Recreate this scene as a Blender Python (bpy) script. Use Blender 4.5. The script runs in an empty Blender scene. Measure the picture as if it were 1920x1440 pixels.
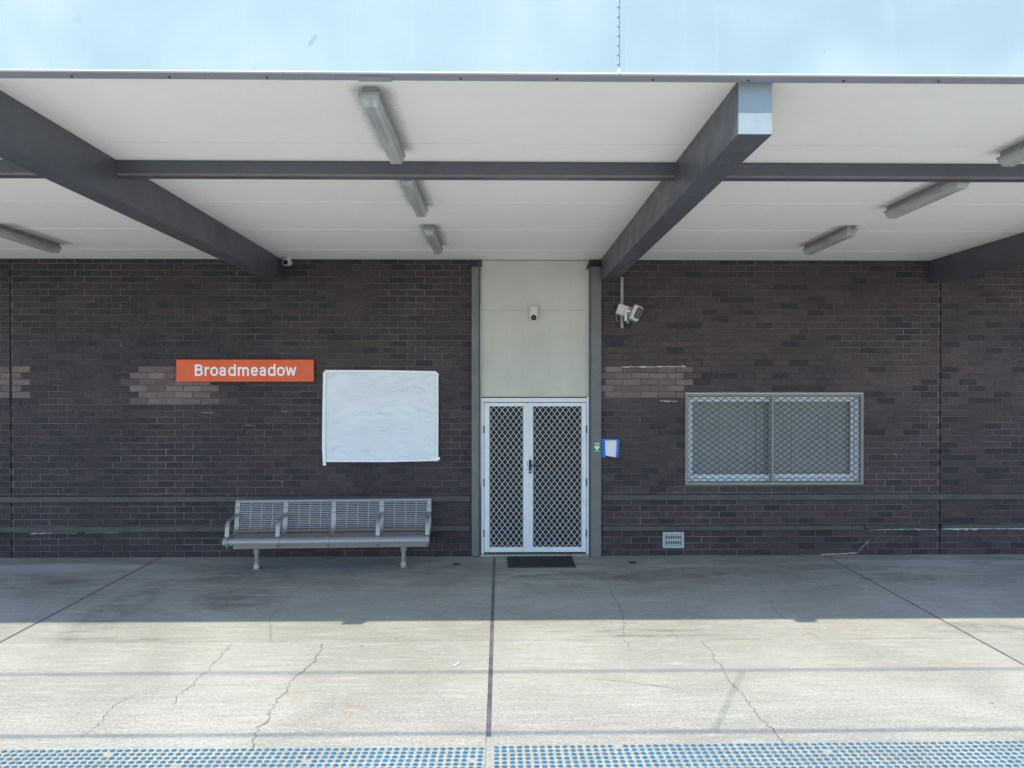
import bpy, bmesh, math, random
from mathutils import Vector, Matrix, noise as mnoise
R = math.radians
rnd = random.Random(7)
scene = bpy.context.scene
col = scene.collection

# ------------------------------------------------------------------ camera, sky, sun, exposure
cam_d = bpy.data.cameras.new('camera')
cam = bpy.data.objects.new('camera', cam_d); col.objects.link(cam)
cam_d.sensor_width = 36.0
cam_d.lens = 36.0 * 1430 / 1920
cam_d.clip_start = 0.05; cam_d.clip_end = 3000
cam.location = (0.0, -10.36, 2.43)
cam.rotation_euler = (R(90 - 0.48), 0, R(-0.88))
scene.camera = cam

SUN_DIR = Vector((1.58, 3.15, -3.82)).normalized()          # the way the light travels
world = bpy.data.worlds.new('World'); scene.world = world
world.use_nodes = True
wn = world.node_tree; wn.nodes.clear()
sky = wn.nodes.new('ShaderNodeTexSky'); sky.sky_type = 'NISHITA'; sky.sun_disc = False
sky.sun_elevation = math.asin(-SUN_DIR.z)
sky.sun_rotation = math.atan2(-SUN_DIR.x, -SUN_DIR.y)
sky.air_density = 1.25; sky.dust_density = 0.2; sky.ozone_density = 5.5
bg = wn.nodes.new('ShaderNodeBackground'); bg.inputs['Strength'].default_value = 0.15
wo = wn.nodes.new('ShaderNodeOutputWorld')
wn.links.new(sky.outputs[0], bg.inputs['Color']); wn.links.new(bg.outputs[0], wo.inputs['Surface'])

sun_d = bpy.data.lights.new('sun', 'SUN'); sun_d.energy = 2.45; sun_d.angle = R(0.53)
sun_d.color = (1.0, 0.93, 0.775)
sun = bpy.data.objects.new('sun', sun_d); col.objects.link(sun)
sun.rotation_euler = SUN_DIR.to_track_quat('-Z', 'Y').to_euler()
sun.location = (-8, -20, 20)

scene.view_settings.view_transform = 'Standard'
scene.view_settings.look = 'None'
scene.view_settings.gamma = 1.0
scene.view_settings.use_curve_mapping = False
scene.view_settings.exposure = 1.08
scene.cycles.diffuse_bounces = 8
scene.cycles.max_bounces = 14

# ------------------------------------------------------------------ helpers
def tag(o, label=None, cat=None, group=None, kind=None):
    if label: o['label'] = label
    if cat: o['category'] = cat
    if group: o['group'] = group
    if kind: o['kind'] = kind
    return o

def empty(name, loc=(0, 0, 0), rz=0.0, **k):
    o = bpy.data.objects.new(name, None); col.objects.link(o)
    o.empty_display_size = 0.1
    o.location = loc; o.rotation_euler = (0, 0, rz)
    return tag(o, **k)

class MB:
    """collects boxes, bars and tubes; build() links them as ONE mesh object"""
    def __init__(s): s.v = []; s.f = []; s.smooth = set()
    def add(s, vs, fs, smooth=False):
        n = len(s.v); s.v += [tuple(p) for p in vs]
        for f in fs:
            if smooth: s.smooth.add(len(s.f))
            s.f.append(tuple(i + n for i in f))
        return s
    def box(s, x0, x1, y0, y1, z0, z1):
        vs = [(x0,y0,z0),(x1,y0,z0),(x1,y1,z0),(x0,y1,z0),(x0,y0,z1),(x1,y0,z1),(x1,y1,z1),(x0,y1,z1)]
        return s.add(vs, [(0,3,2,1),(4,5,6,7),(0,1,5,4),(1,2,6,5),(2,3,7,6),(3,0,4,7)])
    def cbox(s, x0, x1, y0, y1, z0, z1, c=0.004):
        bm = bmesh.new(); bmesh.ops.create_cube(bm, size=1)
        for v in bm.verts:
            v.co = ((x0+x1)/2 + v.co.x*(x1-x0), (y0+y1)/2 + v.co.y*(y1-y0), (z0+z1)/2 + v.co.z*(z1-z0))
        bmesh.ops.bevel(bm, geom=bm.edges[:], offset=c, segments=1, affect='EDGES')
        bm.verts.index_update()
        s.add([v.co[:] for v in bm.verts], [[v.index for v in f.verts] for f in bm.faces]); bm.free()
        return s
    def hexa(s, bottom, top):
        return s.add(list(bottom) + list(top), [(0,3,2,1),(4,5,6,7),(0,1,5,4),(1,2,6,5),(2,3,7,6),(3,0,4,7)])
    def tube(s, pts, r, n=8, caps=True, smooth=True):
        pts = [Vector(p) for p in pts]
        rs = r if isinstance(r, (list, tuple)) else [r]*len(pts)
        rings = []; ref = None
        for i, p in enumerate(pts):
            t = (pts[min(i+1, len(pts)-1)] - pts[max(i-1, 0)]).normalized()
            if ref is None:
                ref = Vector((0,0,1)) if abs(t.z) < 0.9 else Vector((1,0,0))
            a = (ref - t*ref.dot(t)).normalized(); b = t.cross(a); ref = a
            rings.append([p + (a*math.cos(2*math.pi*k/n) + b*math.sin(2*math.pi*k/n))*rs[i] for k in range(n)])
        vs = [q for ring in rings for q in ring]; fs = []
        for i in range(len(pts)-1):
            for k in range(n):
                fs.append((i*n+k, i*n+(k+1)%n, (i+1)*n+(k+1)%n, (i+1)*n+k))
        s.add(vs, fs, smooth)
        if caps:
            m = (len(pts)-1)*n
            s.add(rings[0], [tuple(reversed(range(n)))]); s.add(rings[-1], [tuple(range(n))])
        return s
    def disc(s, c, axis, r, h, n=14, r2=None):
        c = Vector(c); a = Vector(axis).normalized()
        return s.tube([c, c + a*h], [r, r if r2 is None else r2], n, True, False)
    def extrude(s, prof, axis, a0, a1):
        """closed 2-D outline swept along 'x' or 'y' or 'z' (outline given in the other two axes)"""
        def P(p, a):
            return {'x': (a, p[0], p[1]), 'y': (p[0], a, p[1]), 'z': (p[0], p[1], a)}[axis]
        n = len(prof)
        vs = [P(p, a0) for p in prof] + [P(p, a1) for p in prof]
        fs = [(i, (i+1) % n, (i+1) % n + n, i+n) for i in range(n)]
        fs += [tuple(reversed(range(n))), tuple(range(n, 2*n))]
        return s.add(vs, fs)
    def build(s, name, mat, parent=None, local=False, kind=None, fixn=True, label=None):
        off = Vector((0,0,0))
        if parent is not None and not local:
            q = parent
            while q is not None: off = off + q.location; q = q.parent
        me = bpy.data.meshes.new(name)
        me.from_pydata([tuple(Vector(p) - off) for p in s.v], [], s.f)
        if s.smooth:
            fl = [False]*len(s.f)
            for i in s.smooth: fl[i] = True
            me.polygons.foreach_set('use_smooth', fl)
        if fixn:
            bm = bmesh.new(); bm.from_mesh(me); bmesh.ops.recalc_face_normals(bm, faces=bm.faces[:]); bm.to_mesh(me); bm.free()
        me.materials.append(mat); me.update()
        o = bpy.data.objects.new(name, me); col.objects.link(o)
        if parent is not None: o.parent = parent
        if kind: o['kind'] = kind
        if label: o['label'] = label
        return o

def copy_part(src, parent, loc=None, name=None):
    c = src.copy(); col.objects.link(c); c.parent = parent
    if loc is not None: c.location = loc
    return c
def copy_tree(o, parent=None):
    c = o.copy(); col.objects.link(c); c.parent = parent
    for ch in o.children: copy_tree(ch, c)
    return c

# ------------------------------------------------------------------ materials
class NT:
    def __init__(s, name):
        s.m = bpy.data.materials.new(name); s.m.use_nodes = True
        s.t = s.m.node_tree; s.t.nodes.clear()
        s.out = s.t.nodes.new('ShaderNodeOutputMaterial')
        s.p = s.t.nodes.new('ShaderNodeBsdfPrincipled')
        s.t.links.new(s.p.outputs[0], s.out.inputs['Surface'])
        s.geo = s.t.nodes.new('ShaderNodeNewGeometry')
        s.pos = s.geo.outputs['Position']
    def new(s, t, **k):
        n = s.t.nodes.new(t)
        for a, b in k.items(): setattr(n, a, b)
        return n
    def set(s, sock, v):
        if isinstance(v, bpy.types.NodeSocket): s.t.links.new(v, sock)
        elif isinstance(v, (tuple, list)) and len(v) == 3 and sock.type == 'RGBA': sock.default_value = (*v, 1)
        else: sock.default_value = v
    def math(s, op, a, b=0.5, c=None, clamp=False):
        n = s.new('ShaderNodeMath', operation=op, use_clamp=clamp)
        s.set(n.inputs[0], a); s.set(n.inputs[1], b)
        if c is not None: s.set(n.inputs[2], c)
        return n.outputs[0]
    def scaled(s, sc, off=(0,0,0)):
        n = s.new('ShaderNodeMapping'); s.set(n.inputs['Vector'], s.pos)
        n.inputs['Scale'].default_value = sc; n.inputs['Location'].default_value = off
        return n.outputs[0]
    def noise(s, scale=5, detail=4, rough=0.55, vec=None, dist=0):
        n = s.new('ShaderNodeTexNoise'); s.set(n.inputs['Vector'], vec if vec is not None else s.pos)
        n.inputs['Scale'].default_value = scale; n.inputs['Detail'].default_value = detail
        n.inputs['Roughness'].default_value = rough; n.inputs['Distortion'].default_value = dist
        return n.outputs['Fac']
    def ramp(s, v, a, b, lo=0.0, hi=1.0):
        n = s.new('ShaderNodeMapRange', interpolation_type='SMOOTHSTEP')
        s.set(n.inputs[0], v); n.inputs[1].default_value = a; n.inputs[2].default_value = b
        n.inputs[3].default_value = lo; n.inputs[4].default_value = hi
        return n.outputs[0]
    def mix(s, fac, a, b, mode='MIX'):
        n = s.new('ShaderNodeMix', data_type='RGBA', blend_type=mode)
        s.set(n.inputs[0], fac); s.set(n.inputs[6], a); s.set(n.inputs[7], b)
        return n.outputs[2]
    def sep(s):
        n = s.new('ShaderNodeSeparateXYZ'); s.set(n.inputs[0], s.pos)
        return n.outputs
    def bump(s, h, strength=0.3, dist=0.005):
        n = s.new('ShaderNodeBump'); n.inputs['Strength'].default_value = strength
        n.inputs['Distance'].default_value = dist; s.set(n.inputs['Height'], h)
        s.set(s.p.inputs['Normal'], n.outputs[0])
    def fin(s, colr, rough=0.5, metal=0.0, spec=0.5):
        s.set(s.p.inputs['Base Color'], colr); s.set(s.p.inputs['Roughness'], rough)
        s.p.inputs['Metallic'].default_value = metal
        s.p.inputs['Specular IOR Level'].default_value = spec
        return s.m

def simple(name, c, rough=0.5, metal=0.0, var=0.12, scale=6.0, grime=None, gscale=3.0, bump=0.0, bscale=60, spec=0.5):
    n = NT(name)
    a = n.noise(scale, 5, 0.6)
    c2 = tuple(x*(1-var) for x in c); c1 = tuple(min(1, x*(1+var)) for x in c)
    k = n.mix(n.ramp(a, 0.3, 0.7), c2, c1)
    if grime:
        g = n.ramp(n.noise(gscale, 6, 0.65, dist=0.4), 0.55, 0.75)
        k = n.mix(n.math('MULTIPLY', g, grime[1]), k, grime[0])
    if bump: n.bump(n.noise(bscale, 3), bump, 0.003)
    r = n.ramp(n.noise(scale*2.3, 4), 0.3, 0.7, max(0.02, rough-0.08), min(1, rough+0.08))
    return n.fin(k, r, metal, spec)

M = {}
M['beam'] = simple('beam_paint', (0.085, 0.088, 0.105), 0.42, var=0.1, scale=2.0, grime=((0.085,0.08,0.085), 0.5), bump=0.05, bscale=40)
M['beam_end'] = simple('sunlit_beam_end', (0.265, 0.305, 0.33), 0.4, var=0.06, scale=9.0, grime=((0.29,0.335,0.375), 0.6), gscale=14)  # paler than the beam: the sunlit brightness of its end is in the colour
M['purlin_lip'] = simple('purlin_lip_paint', (0.165, 0.155, 0.165), 0.5, var=0.1)
M['post'] = simple('post_paint', (0.15, 0.147, 0.147), 0.5, var=0.08, scale=2.5, grime=((0.11,0.10,0.095), 0.5), bump=0.04)
M['rail'] = simple('rail_paint', (0.068, 0.063, 0.061), 0.55, var=0.16, scale=5, grime=((0.06,0.055,0.05), 0.7), gscale=6, bump=0.15, bscale=90)
M['rail_old'] = simple('weathered_rail', (0.06, 0.05, 0.045), 0.75, var=0.25, scale=8, bump=0.4)
M['dark'] = simple('dark_metal', (0.02, 0.02, 0.022), 0.45, var=0.2)
M['flatblack'] = simple('joint_foam', (0.014, 0.014, 0.015), 0.95, var=0.2, spec=0.1)
M['bolt'] = simple('bolt_steel', (0.03, 0.028, 0.027), 0.5, var=0.2)
M['alu'] = simple('powder_coated_aluminium', (0.72, 0.74, 0.77), 0.38, var=0.04, scale=4, grime=((0.45,0.45,0.43), 0.35), gscale=5)
M['alu_blue'] = simple('anodised_aluminium', (0.72, 0.75, 0.79), 0.4, var=0.05)
M['grille'] = simple('white_grille', (0.74, 0.74, 0.72), 0.4, var=0.05)
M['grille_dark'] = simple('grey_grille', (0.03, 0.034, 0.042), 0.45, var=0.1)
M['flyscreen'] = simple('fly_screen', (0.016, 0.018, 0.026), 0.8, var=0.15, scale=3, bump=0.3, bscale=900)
M['winframe'] = simple('window_frame_paint', (0.24, 0.225, 0.21), 0.5, var=0.08, scale=8)
M['galv'] = simple('silver_bench_metal', (0.31, 0.30, 0.295), 0.36, metal=0.35, var=0.03, scale=5)
M['mortar'] = simple('mortar', (0.120, 0.096, 0.100), 0.9, var=0.5, scale=0.6, bump=0.5, bscale=180)
M['render'] = simple('residue', (0.5, 0.5, 0.48), 0.9, var=0.15, scale=20)
M['signred'] = simple('sign_enamel', (0.78, 0.115, 0.03), 0.5, var=0.03, scale=3)
M['white'] = simple('white_vinyl', (0.93, 0.93, 0.92), 0.5, var=0.02)
M['tape'] = simple('white_tape', (0.88, 0.89, 0.90), 0.45, var=0.03, scale=20)
M['plastic'] = simple('white_plastic_sheet', (0.74, 0.775, 0.82), 0.16, var=0.02, scale=3)
M['bluetape'] = simple('blue_tape', (0.03, 0.16, 0.62), 0.55, var=0.12, scale=30)
M['paper'] = simple('paper', (0.78, 0.79, 0.80), 0.8, var=0.04, scale=30)
M['green'] = simple('green_sign', (0.01, 0.20, 0.10), 0.4, var=0.05)
M['camwhite'] = simple('camera_housing', (0.62, 0.60, 0.54), 0.4, var=0.06, scale=20, grime=((0.35,0.33,0.3), 0.4), gscale=25)
M['lens'] = simple('camera_lens', (0.01, 0.011, 0.016), 0.12, var=0.1)
M['conduit'] = simple('grey_conduit', (0.30, 0.31, 0.32), 0.5, var=0.06)
M['mat'] = simple('rubber_mat', (0.035, 0.038, 0.042), 0.8, var=0.25, scale=20, bump=0.3)
M['drain'] = simple('drain_cover', (0.06, 0.055, 0.05), 0.6, var=0.2, scale=30)
M['vent'] = simple('vent_aluminium', (0.46, 0.48, 0.50), 0.42, var=0.08, scale=30)
M['tube'] = simple('lamp_tube', (0.78, 0.78, 0.76), 0.4, var=0.02)
M['tray'] = simple('light_tray', (0.27, 0.27, 0.275), 0.5, var=0.2, scale=10, grime=((0.12,0.11,0.1), 0.8), gscale=9)
M['stud'] = simple('blue_tactile_stud', (0.048, 0.170, 0.275), 0.6, var=0.2, scale=16)
M['wire'] = simple('copper_wire', (0.12, 0.09, 0.07), 0.5)
M['roof'] = simple('roof_steel', (0.4, 0.4, 0.4), 0.5)
M['crack'] = simple('crack_dirt', (0.15, 0.14, 0.12), 0.95, var=0.4, scale=8)
M['blind'] = simple('blind_fabric', (0.64, 0.66, 0.665), 0.8, var=0.05, scale=3)
M['sealant'] = simple('joint_sealant', (0.155, 0.15, 0.165), 0.75, var=0.3, scale=5, grime=((0.10,0.10,0.10), 0.7), gscale=2.5)
M['jointdark'] = simple('joint_dirt', (0.07, 0.062, 0.055), 0.9, var=0.3, scale=6)
M['ballast'] = simple('ballast_stone', (0.46, 0.445, 0.41), 0.95, var=0.35, scale=25, bump=0.8, bscale=30)  # made pale so it bounces extra light up to the ceiling
M['platform_side'] = simple('platform_side', (0.34, 0.33, 0.31), 0.9, var=0.15, bump=0.3)

def brick_mat(per_object):
    n = NT('glazed_brick_' + ('piece' if per_object else 'mass'))
    if per_object: base = n.new('ShaderNodeObjectInfo').outputs['Color']
    else: base = n.new('ShaderNodeAttribute', attribute_name='brick_tint').outputs['Color']
    f = n.noise(38, 5, 0.7)
    k = n.mix(n.ramp(f, 0.25, 0.75), n.mix(1.0, base, (0.74,0.74,0.76), 'MULTIPLY'), n.mix(1.0, base, (1.25,1.24,1.22), 'MULTIPLY'))
    st = n.noise(1.0, 6, 0.65, n.scaled((4.5, 1, 0.55)), 0.5)          # rain and dirt streaks down the wall
    k = n.mix(n.math('MULTIPLY', n.ramp(st, 0.55, 0.72), 0.35), k, n.mix(0.75, k, (0.085, 0.078, 0.078)))
    k = n.mix(n.math('MULTIPLY', n.ramp(n.noise(1.1, 5, 0.6, dist=0.5), 0.52, 0.72), 0.45), k, n.mix(1.0, k, (0.55, 0.56, 0.62), 'MULTIPLY'))
    k = n.mix(n.math('MULTIPLY', n.ramp(n.noise(2.3, 6, 0.7, dist=0.7), 0.60, 0.74), 0.22), k, (0.12, 0.108, 0.105))
    sp = n.ramp(n.noise(210, 2, 0.6), 0.68, 0.74)
    k = n.mix(n.math('MULTIPLY', sp, 0.4), k, (0.20,0.18,0.17))
    h = n.math('ADD', n.noise(150, 3), n.math('MULTIPLY', f, 1.5))
    n.bump(h, 0.35, 0.004)
    return n.fin(k, n.ramp(n.noise(20, 3), 0.3, 0.7, 0.5, 0.72), 0, 0.4)
M['brick'] = brick_mat(True); M['brickmass'] = brick_mat(False)

def concrete_mat():
    n = NT('platform_concrete')
    s = n.sep(); X, Y = s[0], s[1]
    oi = n.new('ShaderNodeObjectInfo')
    broom = n.noise(1.0, 6, 0.62, n.scaled((2.2, 17, 1)))             # broomed streaks along the platform
    fine = n.noise(1.0, 5, 0.7, n.scaled((26, 70, 1)))
    blot = n.noise(0.55, 5, 0.6, dist=0.6)
    agg = n.noise(46, 4, 0.75)
    c = n.mix(n.ramp(blot, 0.3, 0.7), (0.385, 0.375, 0.33), (0.515, 0.505, 0.45))
    c = n.mix(n.math('MULTIPLY', n.ramp(broom, 0.50, 0.68), 0.45), c, (0.33, 0.315, 0.285))
    c = n.mix(n.math('MULTIPLY', n.ramp(broom, 0.47, 0.33), 0.55), c, (0.60, 0.59, 0.525))
    c = n.mix(n.math('MULTIPLY', n.ramp(fine, 0.48, 0.66), 0.38), c, (0.28, 0.265, 0.24))
    grit = n.noise(1.0, 4, 0.75, n.scaled((17, 42, 1), (2, 5, 0)))
    c = n.mix(n.math('MULTIPLY', n.ramp(grit, 0.54, 0.68), 0.42), c, (0.27, 0.255, 0.225))
    c = n.mix(n.math('MULTIPLY', n.ramp(grit, 0.46, 0.34), 0.45), c, (0.63, 0.62, 0.55))
    vo = n.new('ShaderNodeTexVoronoi'); n.set(vo.inputs['Vector'], n.pos); vo.inputs['Scale'].default_value = 3.2
    pick = n.new('ShaderNodeSeparateColor'); n.set(pick.inputs[0], vo.outputs['Color'])
    sp = n.math('MULTIPLY', n.ramp(vo.outputs['Distance'], 0.075, 0.045), n.ramp(pick.outputs[0], 0.66, 0.70))
    c = n.mix(n.math('MULTIPLY', sp, n.math('MULTIPLY', pick.outputs[1], 0.6)), c, (0.13, 0.12, 0.105))
    # exposed aggregate towards the platform edge
    edge = n.ramp(n.math('ADD', Y, n.math('MULTIPLY', n.noise(0.8, 3), 1.5)), -2.7, -4.3)
    a2 = n.math('MULTIPLY', n.ramp(agg, 0.53, 0.63), n.math('MULTIPLY', edge, 0.55))
    c = n.mix(a2, c, (0.23, 0.215, 0.195))
    a3 = n.math('MULTIPLY', n.ramp(agg, 0.46, 0.37), n.math('MULTIPLY', edge, 0.5))
    c = n.mix(a3, c, (0.68, 0.66, 0.61))
    # dirt patches: worn, blotchy grime thicker where the broom of rain never reaches
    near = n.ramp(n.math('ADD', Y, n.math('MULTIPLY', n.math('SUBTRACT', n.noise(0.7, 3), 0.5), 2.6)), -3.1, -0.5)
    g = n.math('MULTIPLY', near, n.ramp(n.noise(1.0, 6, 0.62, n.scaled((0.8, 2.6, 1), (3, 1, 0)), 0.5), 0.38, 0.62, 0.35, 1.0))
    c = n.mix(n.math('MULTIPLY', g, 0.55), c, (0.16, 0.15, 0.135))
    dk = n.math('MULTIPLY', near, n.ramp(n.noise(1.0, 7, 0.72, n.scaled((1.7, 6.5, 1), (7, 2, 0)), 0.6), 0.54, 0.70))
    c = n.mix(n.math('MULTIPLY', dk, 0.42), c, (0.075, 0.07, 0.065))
    # long dark smears and a few rust stains, each with its own shape
    def spot(cx, cy, rx, ry, colr, amt, sc=3.0, lo=0.45, hi=0.62):
        nonlocal c
        dx = n.math('DIVIDE', n.math('SUBTRACT', X, cx), rx); dy = n.math('DIVIDE', n.math('SUBTRACT', Y, cy), ry)
        d2 = n.math('ADD', n.math('MULTIPLY', dx, dx), n.math('MULTIPLY', dy, dy))
        mk = n.math('MULTIPLY', n.ramp(d2, 1.0, 0.1), n.ramp(n.noise(1.0, 5, 0.65, n.scaled((sc, sc*2.2, 1))), lo, hi))
        c = n.mix(n.math('MULTIPLY', mk, amt), c, colr)
    rust = (0.42, 0.235, 0.10)
    for q in [(-0.45,-2.30,0.45,0.22), (0.32,-2.45,0.42,0.30), (1.33,-2.40,0.25,0.35), (-1.56,-4.47,0.30,0.25), (-1.2,-4.75,0.25,0.18), (3.2,-3.1,0.6,0.25), (0.6,-2.9,0.5,0.2)]:
        spot(*q, rust, 0.34, 6.0, 0.47, 0.66)
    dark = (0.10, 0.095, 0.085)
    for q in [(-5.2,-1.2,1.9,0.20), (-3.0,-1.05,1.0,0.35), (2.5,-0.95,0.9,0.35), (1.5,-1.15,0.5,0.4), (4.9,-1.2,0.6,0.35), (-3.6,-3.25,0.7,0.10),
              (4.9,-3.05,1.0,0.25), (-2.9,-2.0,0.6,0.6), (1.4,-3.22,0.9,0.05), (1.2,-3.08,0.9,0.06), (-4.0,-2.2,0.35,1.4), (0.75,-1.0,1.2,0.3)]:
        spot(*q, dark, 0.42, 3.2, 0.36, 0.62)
    for q in [(5.9,-0.45,1.5,0.25), (-5.6,-0.55,1.6,0.3)]:
        spot(*q, (0.52,0.51,0.49), 0.6, 1.2, 0.3, 0.5)
    tone = n.new('ShaderNodeMapRange'); n.set(tone.inputs[0], oi.outputs['Random'])
    tone.inputs[3].default_value = 0.93; tone.inputs[4].default_value = 1.05
    comb = n.new('ShaderNodeCombineColor')
    for i in range(3): n.set(comb.inputs[i], tone.outputs[0])
    c = n.mix(1.0, c, comb.outputs[0], 'MULTIPLY')
    n.bump(n.math('ADD', n.math('MULTIPLY', agg, 0.8), n.math('ADD', n.noise(1.0, 4, 0.7, n.scaled((9, 60, 1))), n.noise(240, 2))), 0.35, 0.004)
    return n.fin(c, 0.85, 0, 0.3)
M['concrete'] = concrete_mat()

def ceiling_mat():
    n = NT('painted_ceiling_sheet')
    s = n.sep()
    a = n.noise(0.7, 5, 0.6); b = n.noise(1.0, 5, 0.65, n.scaled((0.6, 6, 1)))
    c = n.mix(n.ramp(a, 0.3, 0.7), (0.875, 0.855, 0.79), (0.92, 0.90, 0.835))
    c = n.mix(n.math('MULTIPLY', n.ramp(b, 0.55, 0.8), 0.10), c, (0.62, 0.60, 0.55))
    # soot and soft fixture shadow, painted as one band beside each batten light (they stand 4.51 m apart)
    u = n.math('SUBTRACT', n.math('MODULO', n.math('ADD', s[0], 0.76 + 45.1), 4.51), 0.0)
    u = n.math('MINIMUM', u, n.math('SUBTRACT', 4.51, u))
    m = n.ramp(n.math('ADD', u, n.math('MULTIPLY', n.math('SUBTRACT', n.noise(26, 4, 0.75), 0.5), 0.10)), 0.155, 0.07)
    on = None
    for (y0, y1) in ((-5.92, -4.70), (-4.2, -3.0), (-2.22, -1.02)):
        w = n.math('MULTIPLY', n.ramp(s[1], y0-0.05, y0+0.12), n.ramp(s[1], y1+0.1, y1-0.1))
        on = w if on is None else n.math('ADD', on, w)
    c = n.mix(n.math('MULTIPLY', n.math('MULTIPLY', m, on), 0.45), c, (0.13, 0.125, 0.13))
    n.bump(n.noise(5, 3), 0.08, 0.01)
    return n.fin(c, 0.7, 0, 0.3)
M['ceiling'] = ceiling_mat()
M['cover'] = simple('cover_strip', (0.90, 0.885, 0.84), 0.5, var=0.02)

def fascia_mat():
    n = NT('fascia_steel')
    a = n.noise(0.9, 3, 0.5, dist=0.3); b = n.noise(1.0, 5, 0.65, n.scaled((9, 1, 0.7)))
    c = n.mix(n.ramp(a, 0.32, 0.68), (0.285, 0.365, 0.385), (0.38, 0.445, 0.445))  # broad pale patches paint cloud reflections into the base colour
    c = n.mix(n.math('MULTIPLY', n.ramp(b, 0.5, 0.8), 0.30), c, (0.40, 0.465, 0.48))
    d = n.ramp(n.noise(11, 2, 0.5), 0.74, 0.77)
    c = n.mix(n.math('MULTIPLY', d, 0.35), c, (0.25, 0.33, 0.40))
    s = n.sep(); a_ = n.math('DIVIDE', n.math('ADD', n.math('SUBTRACT', s[0], -1.03), n.math('MULTIPLY', n.math('SUBTRACT', s[2], 4.28), -0.6)), 0.017)
    b_ = n.math('DIVIDE', n.math('SUBTRACT', s[2], 4.28), 0.036)
    mk = n.ramp(n.math('ADD', n.math('ADD', n.math('MULTIPLY', a_, a_), n.math('MULTIPLY', b_, b_)), n.noise(40, 3)), 1.7, 1.0)
    c = n.mix(n.math('MULTIPLY', mk, 0.55), c, (0.20, 0.27, 0.33))
    n.bump(n.noise(1.3, 2), 0.10, 0.02)
    return n.fin(c, 0.28, 0.0, 0.5)
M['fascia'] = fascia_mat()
M['lip'] = simple('lip_paint', (0.29, 0.295, 0.34), 0.5, var=0.08, scale=4)
M['drip'] = simple('drip_edge', (0.72, 0.76, 0.80), 0.3, var=0.03)

def infill_mat():
    n = NT('cement_sheet_paint')
    a = n.noise(1.6, 5, 0.6); b = n.noise(1.0, 5, 0.65, n.scaled((7, 1, 0.9)))
    c = n.mix(n.ramp(a, 0.3, 0.7), (0.52, 0.505, 0.445), (0.58, 0.565, 0.505))
    c = n.mix(n.math('MULTIPLY', n.ramp(b, 0.5, 0.75), 0.28), c, (0.47, 0.44, 0.37))
    n.bump(n.noise(120, 3), 0.15, 0.003)
    return n.fin(c, 0.75, 0, 0.3)
M['infill'] = infill_mat()

def mix_transparent(name, colr, rough, amount, spec=0.5):
    n = NT(name)
    n.fin(colr, rough, 0, spec)
    tr = n.new('ShaderNodeBsdfTransparent'); tr.inputs[0].default_value = (0.93, 0.95, 0.96, 1)
    mx = n.new('ShaderNodeMixShader')
    n.set(mx.inputs[0], amount)
    n.t.links.new(n.p.outputs[0], mx.inputs[1]); n.t.links.new(tr.outputs[0], mx.inputs[2])
    n.t.links.new(mx.outputs[0], n.out.inputs['Surface'])
    return n
def diffuser_mat():
    n = mix_transparent('dirty_acrylic', (0.5,0.5,0.5), 0.3, 0.30)
    k = n.mix(n.ramp(n.noise(1.0, 5, 0.6, n.scaled((14, 2.2, 9))), 0.35, 0.7), (0.58,0.58,0.565), (0.40,0.395,0.385))
    n.set(n.p.inputs['Base Color'], k)
    return n.m
M['diffuser'] = diffuser_mat()
def glass_mat():
    n = NT('window_glass')
    gl = n.new('ShaderNodeBsdfGlossy'); gl.inputs['Roughness'].default_value = 0.02
    tr = n.new('ShaderNodeBsdfTransparent'); tr.inputs[0].default_value = (0.86, 0.875, 0.87, 1)
    fr = n.new('ShaderNodeFresnel'); fr.inputs[0].default_value = 1.5
    mx = n.new('ShaderNodeMixShader'); n.t.links.new(fr.outputs[0], mx.inputs[0])
    n.t.links.new(tr.outputs[0], mx.inputs[1]); n.t.links.new(gl.outputs[0], mx.inputs[2])
    n.t.links.new(mx.outputs[0], n.out.inputs['Surface'])
    return n.m
M['glass'] = glass_mat()

# ------------------------------------------------------------------ ground and platform
g = MB(); g.add([(-1200,-1200,-1.25),(1200,-1200,-1.25),(1200,1200,-1.25),(-1200,1200,-1.25)], [(0,1,2,3)])
tag(g.build('ground', M['ballast'], fixn=False), kind='structure')
pf = MB(); pf.box(-60, 60, -6.35, 8, -1.4, -0.16)
platform = tag(pf.build('platform', M['platform_side']), kind='structure')
XJ = [-13.62, -9.10, -4.59, -0.08, 4.43, 8.94, 13.45]
JW = {-4.59: 0.030, -0.08: 0.036, 4.43: 0.028}
YJ = -3.335
def slab_box(x0, x1, y0, y1):
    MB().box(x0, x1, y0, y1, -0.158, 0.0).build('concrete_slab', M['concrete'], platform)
xs = [-60.0] + XJ + [60.0]
for i in range(len(xs)-1):
    h0 = JW.get(xs[i], 0.03)/2 if i else 0; h1 = JW.get(xs[i+1], 0.03)/2 if i < len(xs)-2 else 0
    slab_box(xs[i]+h0, xs[i+1]-h1, YJ+0.009, 0.30)
    slab_box(xs[i]+h0, xs[i+1]-h1, -6.40, YJ-0.009)
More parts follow.
